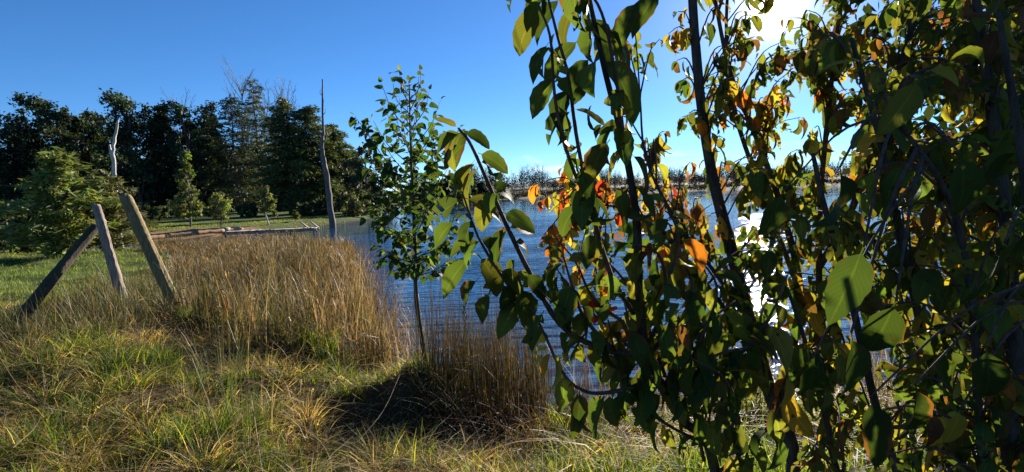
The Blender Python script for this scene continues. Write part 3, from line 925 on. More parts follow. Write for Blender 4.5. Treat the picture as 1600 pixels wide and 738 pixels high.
def build_edging():
    pts = [ground_at(x, y) for x, y in [(222, 385), (262, 378.5), (305, 373.5), (350, 367)]]
    for k in range(3):
        a, b = pts[k].copy(), pts[k + 1].copy()
        zz = -0.10
        a[2] = b[2] = zz + 0.02 * k
        u = (b - a); Lg = np.linalg.norm(u); u /= Lg
        v = np.cross([0, 0, 1], u)
        P = np.array([a + u * Lg * t for t in np.linspace(0.005, 0.99, 10)]) + RNG.normal(size=(10, 3)) * 0.012
        V, F = tube(P, np.linspace(0.13, 0.11, 10), 10, rough=0.05)
        o = link('edging_log', mesh_np('edging_log', V, F, MAT['timber'], smooth=True))
        tag(o, ['orange-brown log edging the soil bank, the one nearest the leaning posts', 'orange-brown log edging the soil bank, the middle one',
                'orange-brown log edging the soil bank, the one touching the jetty'][k], 'log', 'logs edging the bank')
    for k, (x, y, r) in enumerate([(352, 362, 0.34), (372, 360, 0.28), (288, 381, 0.16)]):
        p = ground_at(x, y)
        n = 9
        th = np.linspace(0, math.pi, 7); ph = np.linspace(0, 2 * math.pi, n, endpoint=False)
        V = np.array([[math.sin(t) * math.cos(f), math.sin(t) * math.sin(f) * 0.8, math.cos(t) * 0.5] for t in th for f in ph]) * r
        V *= 1 + 0.12 * RNG.normal(size=(len(V), 1)); V += p + np.array([0, 0, r * 0.3])
        i = np.arange(6)[:, None] * n; j = np.arange(n)[None]
        F = np.stack([i + j, i + n + j, i + n + (j + 1) % n, i + (j + 1) % n], -1).reshape(-1, 4)
        o = link('stone', mesh_np('stone', V, F, MAT['plank'], smooth=True))
        tag(o, ['pale flat stone at the landward end of the jetty', 'pale flat stone just behind the jetty planks', 'small pale stone on the muddy inlet edge'][k], 'stone', 'pale stones by the jetty')


build_edging()

# ------------------------------------------------------------------ wooden posts
def post(name, label, a, b, r0, r1, mat, sides=30):
    a = np.asarray(a, float); b = np.asarray(b, float)
    n = 40
    t = np.linspace(0, 1, n)[:, None]
    P = a * (1 - t) + b * t
    bow = np.cross(b - a, [0.2, 1, 0.1]); bow /= np.linalg.norm(bow)
    P += bow * np.sin(t * 3.1) * 0.012 + RNG.normal(size=P.shape) * 0.0015
    rr = np.interp(t[:, 0], [0, 0.94, 0.985, 1], [r0, r1, r1 * 0.96, r1 * 0.82])
    rr *= 1 + 0.02 * np.sin(t[:, 0] * 17 + 1)
    V, F = tube(P, rr, sides, rough=0.012)
    m = n + 2
    W = V.reshape(m, sides, 3)
    C = np.vstack([P[:1], P, P[-1:]])[:, None]
    tt = np.concatenate([[0], t[:, 0], [1]])
    fac = np.ones((m, sides))
    for k in range(6):  # lengthways drying cracks that start and end, and a few knots
        c0 = random.randrange(sides); a0 = random.uniform(0, 0.6); a1 = a0 + random.uniform(0.3, 0.6)
        dep = random.uniform(0.10, 0.22) * np.clip(np.minimum(tt - a0, a1 - tt) * 8, 0, 1)
        drift = (np.round(tt * random.uniform(-1.5, 1.5)).astype(int) + c0) % sides
        fac[np.arange(m), drift] -= dep
    for k in range(4):
        fac[random.randrange(2, m - 3), random.randrange(sides)] += 0.16
    W = C + (W - C) * fac[..., None]
    # uneven, weathered saw cut at the top
    W[-2] += (b - a) / np.linalg.norm(b - a) * (0.015 * np.sin(np.linspace(0, 6.283, sides))[:, None] + RNG.normal(size=(sides, 1)) * 0.006)
    V = W.reshape(-1, 3)
    o = link(name, mesh_np(name, V, F, mat, smooth=True))
    tag(o, label, 'post', 'wooden posts of the old fence corner')
    return o


q = spot(268, 7.3)
post('fence_post', 'thick round wooden post leaning left, lit down one side', q + (0, 0, -0.12), at(195, 305, 7.3), 0.086, 0.080, MAT['post'])
q = spot(182, 7.9)
post('fence_post', 'thinner weathered grey post between the thick post and the slanting brace', q + (0, 0, -0.12), at(150, 319, 7.9), 0.082, 0.058, MAT['post_grey'])
post('brace_post', 'dark slanting brace pole propped against the grey post', at(28, 503, 7.0), at(152, 352, 8.05), 0.080, 0.072, MAT['post_mossy_shaded'])

# ------------------------------------------------------------------ grass and reeds
def blades(B, h, wd, lean, col, segs=3, droop=0.35, tip=0.12, kink=None, az=None):
    """curved strips from base points B"""
    n = len(B)
    az = RNG.uniform(0, 2 * math.pi, n) if az is None else az
    d = np.stack([np.cos(az), np.sin(az), np.zeros(n)], -1)
    fa = RNG.uniform(0, math.pi, n)
    side = np.stack([np.cos(fa), np.sin(fa), np.zeros(n)], -1)
    rows = []
    for k in range(segs + 1):
        t = k / segs
        up = h * (t - droop * lean * t * t)
        outw = h * lean * (0.25 * t + 0.75 * t * t)
        c = B + d * outw[:, None] + np.array([0, 0, 1.0]) * up[:, None]
        if kink is not None and t > 0.6:
            kk = (t - 0.6) / 0.4
            c = c + d * (kink * h * kk * 0.5)[:, None] - np.array([0, 0, 1.0]) * (kink * h * kk * 0.35)[:, None]
        ww = wd * (1 - (1 - tip) * t ** 1.5) * 0.5
        rows.append(c - side * ww[:, None]); rows.append(c + side * ww[:, None])
    V = np.stack(rows, 1).reshape(-1, 3)
    k2 = 2 * (segs + 1)
    base = (np.arange(n) * k2)[:, None, None]
    f = np.array([[2 * k, 2 * k + 1, 2 * k + 3, 2 * k + 2] for k in range(segs)])
    F = (base + f[None]).reshape(-1, 4)
    return V, F, np.repeat(col, k2, axis=0)


def in_poly(x, y, poly):
    poly = np.asarray(poly, float); ins = np.zeros(len(x), bool)
    for i in range(len(poly)):
        ax, ay = poly[i]; bx, by = poly[(i + 1) % len(poly)]
        ins ^= ((ay > y) != (by > y)) & (x < (bx - ax) * (y - ay) / (by - ay + 1e-12) + ax)
    return ins


def sample_poly(poly, n):
    poly = np.asarray(poly, float); lo, hi = poly.min(0), poly.max(0)
    X, Y = [], []
    c = 0
    while c < n:
        x = RNG.uniform(lo[0], hi[0], n * 2); y = RNG.uniform(lo[1], hi[1], n * 2)
        k = in_poly(x, y, poly); X.append(x[k]); Y.append(y[k]); c += k.sum()
    return np.concatenate(X)[:n], np.concatenate(Y)[:n]


def pick(palette, weights, n):
    pal = np.array(palette); wts = np.array(weights, float); wts /= wts.sum()
    return pal[RNG.choice(len(pal), n, p=wts)]


GOLD = (0.25, 0.165, 0.066); TAN = (0.36, 0.26, 0.125); OLIVE = (0.075, 0.078, 0.024); BROWN = (0.075, 0.04, 0.017); RUSH = (0.038, 0.048, 0.015)
REED_BED = [(-1.0, 5.55), (-2.1, 5.35), (-3.4, 5.9), (-5.0, 6.9), (-6.0, 8.6), (-7.6, 11), (-10.5, 16), (-15.2, 20.6), (-9.5, 22.6), (-6.8, 21.2), (-4.15, 13.5), (-2.3, 8.5), (-1.35, 6.1)]


def clumped(poly, nclump, per, spread):
    cx, cy = sample_poly(poly, nclump)
    x = np.repeat(cx, per) + RNG.normal(size=nclump * per) * spread
    y = np.repeat(cy, per) + RNG.normal(size=nclump * per) * spread
    cid = np.repeat(np.arange(nclump), per)
    return x, y, cid, cx, cy


def build_reeds():
    parts = []
    # tall stems
    x, y, cid, cx, cy = clumped(REED_BED, 1150, 24, 0.085)
    n = len(x)
    B = np.stack([x, y, np.maximum(ground_z(x, y), ZW - 0.1) - 0.02], -1)
    dist = np.hypot(x, y)
    hc = np.clip(0.85 + 0.28 * vnoise(cx, cy, 0.9, 61) + RNG.normal(size=1150) * 0.14, 0.4, 1.25)[cid]
    h = np.interp(dist, [5.5, 9, 13, 20], [1.12, 1.10, 0.92, 0.66]) * hc * (0.38 + 0.72 * RNG.random(n) ** 2.0)
    # the landward part is lower
    s = lake_sd(x, y)
    h *= np.interp(s, [0, 1.4, 2.4, 4.0], [1.0, 0.95, 0.78, 0.55])
    thin = (s > 2.0) & (vnoise(x, y, 1.3, 63) > 0.1)
    h[thin] *= 0.55
    pal = [GOLD, TAN, OLIVE, BROWN, RUSH]
    base = np.array([pick(pal, [3.6, 2.6, 2.4, 3.0, 1.2], 1150), pick(pal, [0.9, 0.9, 3.6, 2.4, 3.4], 1150)])
    land = (s + 0.5 * vnoise(x, y, 1.1, 62) > 0.95).astype(int)
    col = np.where(RNG.random(n)[:, None] < 0.6, base[land, cid], pick(pal, [2, 1.6, 2, 2.5, 1.5], n)) * RNG.uniform(0.4, 1.5, (n, 1))
    parts.append(blades(B, h, RNG.uniform(0.005, 0.0095, n) * np.interp(dist, [5, 20], [1.0, 1.8]), RNG.uniform(0.02, 0.42, n), col, 4,
                        kink=np.where(RNG.random(n) < 0.22, RNG.uniform(0.3, 1.4, n), 0.0)))
    sel = RNG.choice(n, 2600, replace=False)
    hp = parts[0][0].reshape(n, 10, 3)[sel][:, 8]
    dd_ = parts[0][0].reshape(n, 10, 3)[sel][:, 8] - parts[0][0].reshape(n, 10, 3)[sel][:, 6]
    parts.append(cards(hp, dd_ + RNG.normal(size=hp.shape) * 0.03, RNG.uniform(0.05, 0.11, 2600), 0.22, pick([BROWN, TAN, (0.12, 0.07, 0.035)], [3, 1.5, 2], 2600)))
    # stragglers standing out in the water
    q = RNG.random(700)
    ex = np.interp(q, [0, .15, .4, .7, 1], [-0.7, -1.3, -2.3, -4.1, -6.6]); ey = np.interp(q, [0, .15, .4, .7, 1], [5.2, 6.1, 8.5, 13.5, 20.8])
    off = np.abs(RNG.normal(size=700)) * 0.35
    x = ex + off * 0.9 + RNG.normal(size=700) * 0.08; y = ey + off * 0.3 + RNG.normal(size=700) * 0.1
    B = np.stack([x, y, np.full(700, ZW - 0.05)], -1)
    parts.append(blades(B, RNG.uniform(0.25, 0.95, 700) * np.interp(y, [5, 20], [1, 0.7]), RNG.uniform(0.005, 0.008, 700), RNG.uniform(0.02, 0.6, 700), pick([GOLD, BROWN, OLIVE], [2, 2, 1], 700) * RNG.uniform(0.5, 1.3, (700, 1)), 4, kink=np.where(RNG.random(700) < 0.3, RNG.uniform(0.3, 1.4, 700), 0.0)))
    # dead thatch between the stems
    x, y, cid, cx, cy = clumped(REED_BED, 700, 13, 0.2)
    n = len(x)
    B = np.stack([x, y, np.maximum(ground_z(x, y), ZW) - 0.01], -1)
    col = pick([TAN, GOLD, BROWN, OLIVE], [3, 2, 3, 1.5], n) * RNG.uniform(0.6, 1.2, (n, 1))
    parts.append(blades(B, RNG.uniform(0.25, 0.6, n), RNG.uniform(0.006, 0.014, n), RNG.uniform(0.4, 1.4, n), col, 3))
    V, F, C = join_np(parts)
    tag(link('reeds', mesh_np('reeds', V, F, MAT['reed'], col=C)), 'dense golden-brown reed bed along the bank of the lake', 'reeds', kind='stuff')

    # darker rushes in the shallows right of the sapling
    poly = [(-0.75, 4.35), (-0.3, 4.15), (0.35, 4.2), (0.45, 4.7), (0.0, 5.3), (-0.55, 5.5)]
    x, y, cid, cx, cy = clumped(poly, 95, 15, 0.08)
    n = len(x)
    B = np.stack([x, y, np.maximum(ground_z(x, y), ZW - 0.05) - 0.02], -1)
    col = pick([BROWN, OLIVE, GOLD, (0.03, 0.03, 0.014)], [3, 2.4, 0.5, 3], n) * RNG.uniform(0.6, 1.2, (n, 1))
    hc = RNG.uniform(0.75, 1.25, 95)[cid]
    p1 = blades(B, hc * RNG.uniform(0.6, 1.05, n), RNG.uniform(0.004, 0.0075, n), RNG.uniform(0.0, 0.16, n), col, 4, kink=np.where(RNG.random(n) < 0.12, RNG.uniform(0.3, 1.2, n), 0.0))
    poly2 = [(-0.85, 3.8), (0.45, 3.5), (0.6, 4.3), (-0.7, 4.7)]
    x, y, cid, cx, cy = clumped(poly2, 34, 16, 0.10)
    n = len(x)
    B = np.stack([x, y, np.maximum(ground_z(x, y), ZW) - 0.01], -1)
    col = pick([TAN, BROWN, GOLD], [1, 4, 1], n) * RNG.uniform(0.6, 1.2, (n, 1))
    p2 = blades(B, RNG.uniform(0.25, 0.6, n), RNG.uniform(0.005, 0.010, n), RNG.uniform(0.3, 1.3, n), col, 4)
    V, F, C = join_np([p1, p2])
    tag(link('rushes', mesh_np('rushes', V, F, MAT['reed'], col=C)), 'thin dark rushes and bent straw in the shallows beside the sapling', 'rushes', kind='stuff')

    # thinner rushes under the drooping shrub
    poly = [(0.4, 4.0), (1.4, 3.7), (4.5, 3.9), (6.5, 4.4), (6.5, 5.6), (3.5, 5.4), (1.2, 5.0), (0.5, 5.0)]
    x, y, cid, cx, cy = clumped(poly, 190, 9, 0.12)
    n = len(x)
    B = np.stack([x, y, np.maximum(ground_z(x, y), ZW - 0.05) - 0.02], -1)
    col = pick([BROWN, OLIVE, GOLD, TAN], [2, 2, 2, 1], n) * RNG.uniform(0.6, 1.2, (n, 1))
    V, F, C = blades(B, RNG.uniform(0.35, 0.95, n), RNG.uniform(0.004, 0.007, n), RNG.uniform(0.0, 0.45, n), col, 4)
    tag(link('rushes', mesh_np('rushes', V, F, MAT['reed'], col=C)), 'sparse straw-coloured rushes at the shore under the drooping shrub', 'rushes', kind='stuff')

    # tall grass round the posts
    poly = [(-4.2, 5.6), (-5.4, 5.4), (-7.2, 6.4), (-7.6, 8.2), (-7.2, 10.0), (-5.8, 9.0), (-4.8, 7.0)]
    x, y, cid, cx, cy = clumped(poly, 330, 26, 0.16)
    n = len(x)
    B = np.stack([x, y, ground_z(x, y) - 0.02], -1)
    pal = [TAN, OLIVE, RUSH, BROWN, GOLD]
    bc = pick(pal + [(0.08, 0.12, 0.02)], [0.7, 3, 2.6, 1.4, 0.4, 4.5], 330)
    col = np.where(RNG.random(n)[:, None] < 0.6, bc[cid], pick(pal, [2, 2, 2, 2, 1], n)) * RNG.uniform(0.65, 1.25, (n, 1))
    hc = np.clip(0.6 + 0.3 * vnoise(cx, cy, 0.8, 64) + RNG.normal(size=330) * 0.1, 0.25, 1.0)[cid]
    V, F, C = blades(B, 0.8 * hc * (0.3 + 0.85 * RNG.random(n) ** 1.8), RNG.uniform(0.004, 0.009, n), RNG.uniform(0.05, 0.6, n), col, 4, kink=np.where(RNG.random(n) < 0.15, RNG.uniform(0.3, 1.2, n), 0.0))
    tag(link('tall_grass', mesh_np('tall_grass', V, F, MAT['reed'], col=C)), 'tall brown and olive grass growing round the wooden posts', 'tall grass', kind='stuff')


build_reeds()


def wedge(n, r0, r1, px0=-60, px1=1660, power=1.0):
    """ground points spread over the wedge in front of the viewer"""
    d = r0 + (r1 - r0) * RNG.random(n) ** power
    x = (RNG.uniform(px0, px1, n) - 800) / FPX * d * 1.08
    return x, d


def build_grass():
    # near tussocks, each with its own mix of green and dead blades
    nt_ = 3000
    x, y = wedge(nt_, 1.7, 9.5, power=1.35)
    s = lake_sd(x, y)
    k = (s > 0.25) & (vnoise(x, y, 0.5, 48) + 0.4 * vnoise(x, y, 0.2, 49) > -0.42)
    x, y, s = x[k], y[k], s[k]
    hol = np.exp(-(x + 0.95) ** 2 / 0.30 - (y - 3.85) ** 2 / 0.10) > 0.45
    x, y, s = x[~hol], y[~hol], s[~hol]
    nt_ = len(x)
    per = 46
    dist = np.hypot(x, y)
    g = 1.25 * vnoise(x, y, 0.7, 41) + 0.5 * vnoise(x, y, 0.3, 42)
    green = g + RNG.normal(size=nt_) * 0.35
    # a greener hummock beside the shore
    green += 0.8 * sstep(-0.1, 0.6, x) + 0.42 - 0.25 * sstep(-1.0, -2.6, x) * sstep(4.2, 2.5, y)
    green += 1.2 * np.exp(-((x + 1.0) ** 2 + (y - 4.5) ** 2) / 0.5)
    cid = np.repeat(np.arange(nt_), per)
    n = nt_ * per
    rr = RNG.random(n) ** 0.6 * 0.11
    aa = RNG.uniform(0, 2 * math.pi, n)
    bx = x[cid] + np.cos(aa) * rr; by = y[cid] + np.sin(aa) * rr
    B = np.stack([bx, by, ground_z(bx, by) - 0.015], -1)
    lush = RNG.random(n) < sstep(-0.7, 0.7, green)[cid]
    cg = pick([(0.085, 0.14, 0.018), (0.16, 0.21, 0.028), (0.035, 0.065, 0.013), (0.29, 0.29, 0.05)], [3, 2.4, 2.6, 1.2], n)
    cd = pick([(0.38, 0.28, 0.115), (0.25, 0.155, 0.06), (0.52, 0.43, 0.24), (0.10, 0.06, 0.028)], [3, 2.5, 2, 3], n)
    col = np.where(lush[:, None], cg, cd) * RNG.uniform(0.7, 1.25, (n, 1))
    hh = np.where(lush, RNG.uniform(0.07, 0.24, n), RNG.uniform(0.08, 0.28, n)) * (np.clip(0.95 + 0.95 * vnoise(x, y, 0.45, 47), 0.3, 1.9) * RNG.uniform(0.6, 1.25, nt_))[cid]
    lean = np.where(lush, RNG.uniform(0.1, 1.1, n), RNG.uniform(0.6, 1.9, n))
    V, F, C = blades(B, hh, RNG.uniform(0.004, 0.0105, n), lean, col, 3, droop=0.42, az=aa + RNG.normal(size=n) * 0.8)
    # bigger tussocks that throw shadows over the hollows
    nb = 95
    tx, ty = wedge(nb, 2.1, 6.6, px0=-40, px1=900, power=1.1)
    kk = (lake_sd(tx, ty) > 0.5) & ~in_poly(tx, ty, np.array(REED_BED)); tx, ty = tx[kk], ty[kk]; nb = len(tx)
    per = 170; cid = np.repeat(np.arange(nb), per); n = nb * per
    aa = RNG.uniform(0, 2 * math.pi, n); rr = RNG.random(n) ** 0.5 * RNG.uniform(0.07, 0.16, nb)[cid]
    bx = tx[cid] + np.cos(aa) * rr; by = ty[cid] + np.sin(aa) * rr
    B = np.stack([bx, by, ground_z(bx, by) - 0.02], -1)
    lush = RNG.random(n) < RNG.uniform(0.15, 0.9, nb)[cid]
    col = np.where(lush[:, None], pick([(0.06, 0.10, 0.016), (0.10, 0.135, 0.022), (0.03, 0.055, 0.012)], [3, 2, 3], n), pick([(0.36, 0.26, 0.11), (0.20, 0.12, 0.05), (0.48, 0.39, 0.21)], [2, 2, 1], n)) * RNG.uniform(0.7, 1.25, (n, 1))
    hh = RNG.uniform(0.4, 1.1, n) * RNG.uniform(0.2, 0.38, nb)[cid]
    parts = [(V, F, C), blades(B, hh, RNG.uniform(0.004, 0.009, n), RNG.uniform(0.3, 1.3, n), col, 3, droop=0.42, az=aa + RNG.normal(size=n) * 0.5)]
    V, F, C = join_np(parts)
    tag(link('meadow_grass', mesh_np('meadow_grass', V, F, MAT['grass'], col=C)), 'tussocky green and straw-coloured grass over the near bank', 'grass', kind='stuff')
    # flattened straw litter
    n = 17000
    x, y = wedge(n, 1.7, 7.5, power=1.3)
    s = lake_sd(x, y); m = (s > 0.1) & (vnoise(x, y, 0.6, 44) > -0.35)
    x, y = x[m], y[m]; n = len(x)
    B = np.stack([x, y, ground_z(x, y) + RNG.uniform(0.01, 0.08, n)], -1)
    V, F, C = blades(B, RNG.uniform(0.06, 0.34, n), RNG.uniform(0.003, 0.012, n), RNG.uniform(1.5, 2.3, n), pick([(0.42, 0.30, 0.13), (0.55, 0.44, 0.24), (0.20, 0.11, 0.045)], [3, 2, 2], n) * RNG.uniform(0.7, 1.15, (n, 1)), 3, droop=0.44)
    tag(link('straw_litter', mesh_np('straw_litter', V, F, MAT['grass'], col=C)), 'flattened pale straw lying over the near grass', 'straw', kind='stuff')
    # lawn further off
    n = 60000
    x, y = wedge(n, 8.5, 44, px0=-80, px1=620, power=1.25)
    s = lake_sd(x, y); soil = (x > -24) & (x < -15) & (y > 26.5) & (y < 35) & (s < 4.0)
    m = (s > 0.3) & ~soil & ~in_poly(x, y, np.array(REED_BED))
    x, y = x[m], y[m]; n = len(x)
    d = np.hypot(x, y)
    B = np.stack([x, y, ground_z(x, y) - 0.01], -1)
    k = sstep(-0.3, 0.5, vnoise(x, y, 3.0, 45) + RNG.normal(size=n) * 0.3)[:, None]
    col = (np.array([0.105, 0.155, 0.026]) * k + np.array([0.17, 0.185, 0.045]) * (1 - k)) * RNG.uniform(0.7, 1.3, (n, 1))
    V, F, C = blades(B, RNG.uniform(0.05, 0.12, n) * np.interp(d, [8, 44], [1.0, 1.2]), 0.006 * np.interp(d, [8, 44], [1.3, 5.0]), RNG.uniform(0.2, 1.0, n), col, 2)
    tag(link('lawn_grass', mesh_np('lawn_grass', V, F, MAT['grass'], col=C)), 'short green lawn grass in front of the wood', 'grass', kind='stuff')


build_grass()


def build_stalks():
    # rush tuft in the near grass and long single stalks one can pick out
    tufts = [((-1.95, 3.55), 90, 0.62, 'green rush tuft rising from the near grass below the thick post'),
             ((-2.6, 4.4), 70, 0.75, 'thin olive rush tuft behind the near green tuft'),
             ((-0.75, 3.75), 60, 0.34, 'low dead brown tuft at the foot of the sapling hummock'),
             ((-3.4, 3.2), 60, 0.36, 'low straw tuft at the left edge of the near grass')]
    for k, ((tx, ty), n, h, lab) in enumerate(tufts):
        a = RNG.uniform(0, 6.283, n); r = RNG.random(n) ** 0.5 * (0.22 if k < 2 else 0.1)
        x = tx + np.cos(a) * r; y = ty + np.sin(a) * r
        B = np.stack([x, y, ground_z(x, y) - 0.02], -1)
        col = pick([(0.06, 0.09, 0.025), (0.10, 0.12, 0.035), TAN] if k < 2 else [TAN, GOLD, BROWN], [3, 2, 0.7], n) * RNG.uniform(0.7, 1.2, (n, 1))
        V, F, C = blades(B, h * RNG.uniform(0.45, 1.1, n), RNG.uniform(0.004, 0.007, n), RNG.uniform(0.02, 0.35, n), col, 4, az=a)
        o = link('rush_tuft', mesh_np('rush_tuft', V, F, MAT['reed'], col=C))
        tag(o, lab, 'tuft', 'tufts in the near grass', 'stuff')
    lines = [[(215, 455, 4.6), (262, 520, 4.4), (350, 585, 4.0)], [(150, 490, 4.2), (205, 560, 3.9), (250, 600, 3.7)],
             [(355, 500, 3.6), (388, 600, 3.4), (410, 738, 2.9)], [(185, 640, 3.2), (260, 600, 3.3), (330, 625, 3.3)],
             [(0, 560, 3.9), (35, 610, 3.6), (90, 640, 3.4)], [(440, 640, 3.6), (500, 690, 3.2), (520, 730, 3.0)],
             [(245, 640, 3.1), (262, 690, 2.9), (270, 745, 2.7)], [(150, 700, 2.8), (190, 690, 2.85), (240, 735, 2.7)],
             [(560, 690, 3.3), (600, 640, 3.6), (625, 585, 4.0)], [(1030, 690, 3.2), (1080, 640, 3.4), (1150, 600, 3.8)],
             [(20, 700, 2.7), (60, 660, 2.9), (75, 600, 3.0)], [(300, 560, 3.9), (330, 640, 3.5), (345, 700, 3.1)]]
    for k, pts in enumerate(lines):
        P = smooth_path([at(*p) for p in pts], 9)
        P[:, 2] = np.maximum(P[:, 2], ground_z(P[:, 0], P[:, 1]) + 0.01)
        V, F = tube(P, np.linspace(0.0024, 0.0012, 9), 5, cap=False)
        c = np.array([(0.36, 0.27, 0.13), (0.24, 0.16, 0.07), (0.40, 0.33, 0.19)][k % 3])
        o = link('dry_stalk', mesh_np('dry_stalk', V, F, MAT['reed'], col=np.repeat(c[None], len(V), 0)))
        tag(o, ['long dry stalk slanting down across the grass right of the thick post', 'dry stalk slanting below the grey post', 'tall thin stalk standing out of the near grass left of the reed bed foot',
                'bent dry stalk lying level in the grass below the thick post', 'dry stalk slanting at the left edge of the near grass', 'dry stalk lying in the near grass left of the hollow',
                'upright pale stalk end near the bottom edge below the bent stalk', 'short dry stalk at the bottom edge of the near grass', 'dry stalk leaning over the hummock by the sapling foot',
                'dry stalk lying on the shore grass under the drooping shrub', 'dry stalk leaning in the bottom corner of the near grass', 'thin stalk hanging over the near rush tuft'][k], 'stalk', 'long dry stalks over the near grass')


build_stalks()

# ------------------------------------------------------------------ leafy plants in the foreground
def leaf_arrays(W=0.25, fold=0.35, bend=0.8, twist=0.0, rows=11, petiole=0.1, ovate=False, holes=0, seed=0, wave=0.03):
    """one leaf, unit length along +Y, folded on its midrib, arching down towards the tip"""
    rg = np.random.default_rng(seed)
    v = np.concatenate([[0.0], petiole + (1 - petiole) * np.linspace(0, 1, rows)])
    V, UV = [], []
    px_, pz, prev = 0.0, 0.0, 0.0
    yy, zz = 0.0, 0.0
    for i, t in enumerate(v):
        a = -bend * max(0.0, t) ** 1.2
        dt = t - prev; prev = t
        yy += dt * math.cos(a); zz += dt * math.sin(a)
        s = max(0.0, (t - petiole) / (1 - petiole))
        if t <= petiole: hw = 0.011
        elif ovate: hw = W * (math.sin(math.pi * s ** 0.62) ** 0.8) * (1 - 0.25 * s) + 0.004
        else: hw = W * (math.sin(math.pi * min(1, s) ** 0.78) ** 0.85) * (1.06 - 0.25 * s) + 0.003
        if 0.1 < s < 0.97: hw *= 1 + (0.045 if i % 2 else -0.045) * (not ovate)
        f = fold * (1 if t > petiole else 0)
        tw = twist * s
        for sd in (-1, 0, 1):
            lx = sd * hw * math.cos(f); lz = abs(sd) * hw * math.sin(f) + (wave * math.sin(7 * s + sd * 1.7 + seed) * abs(sd) * (hw / W if W else 1))
            x2 = lx * math.cos(tw) - lz * math.sin(tw); z2 = lx * math.sin(tw) + lz * math.cos(tw)
            V.append([x2, yy - z2 * math.sin(a) * 1.0, zz + z2 * math.cos(a)])
            UV.append([0.5 + sd * 0.5, t])
    n = len(v)
    F = []
    for i in range(n - 1):
        for c in (0, 1):
            F.append([i * 3 + c, i * 3 + c + 1, (i + 1) * 3 + c + 1, (i + 1) * 3 + c])
    F = np.array(F)
    if holes:
        drop = rg.choice(np.arange(6, 2 * (n - 2)), holes, replace=False)
        F = np.delete(F, drop, axis=0)
    return np.array(V), F, np.array(UV)


LANCE = [leaf_arrays(W=0.237, fold=0.30, bend=0.9, seed=1), leaf_arrays(W=0.249, fold=0.45, bend=1.3, twist=0.3, seed=2), leaf_arrays(W=0.220, fold=0.2, bend=0.5, twist=-0.3, seed=3),
         leaf_arrays(W=0.249, fold=0.55, bend=1.6, seed=4), leaf_arrays(W=0.232, fold=0.35, bend=0.7, holes=3, seed=5), leaf_arrays(W=0.266, fold=0.25, bend=1.1, twist=0.5, seed=6),
         leaf_arrays(W=0.226, fold=0.75, bend=1.0, twist=-0.6, seed=7, wave=0.06), leaf_arrays(W=0.237, fold=0.4, bend=1.2, holes=2, seed=8),
         leaf_arrays(W=0.192, fold=0.9, bend=1.9, twist=0.8, seed=15, wave=0.09), leaf_arrays(W=0.215, fold=0.5, bend=0.3, twist=0.9, holes=5, seed=16, wave=0.07),
         leaf_arrays(W=0.169, fold=1.1, bend=2.2, twist=-0.9, seed=17, wave=0.08), leaf_arrays(W=0.249, fold=0.3, bend=1.4, twist=-0.4, holes=4, seed=18, wave=0.05),
         leaf_arrays(W=0.235, fold=0.22, bend=0.7, twist=0.15, seed=21), leaf_arrays(W=0.25, fold=0.3, bend=1.0, twist=-0.2, seed=22), leaf_arrays(W=0.225, fold=0.38, bend=0.85, holes=2, seed=23)]
OVATE = [leaf_arrays(W=0.34, fold=0.15, bend=0.5, ovate=True, petiole=0.2, rows=9, seed=11), leaf_arrays(W=0.36, fold=0.3, bend=0.8, twist=0.3, ovate=True, petiole=0.2, rows=9, seed=12),
         leaf_arrays(W=0.31, fold=0.4, bend=1.1, ovate=True, petiole=0.22, rows=9, seed=13), leaf_arrays(W=0.33, fold=0.1, bend=0.3, twist=-0.4, ovate=True, petiole=0.2, rows=9, seed=14)]


def leaf_meshes(arrs):
    return [mesh_np('leaf', V, F, MAT['leaf'], uv=UV, smooth=True) for V, F, UV in arrs]


LANCE_M, OVATE_M = leaf_meshes(LANCE), leaf_meshes(OVATE)


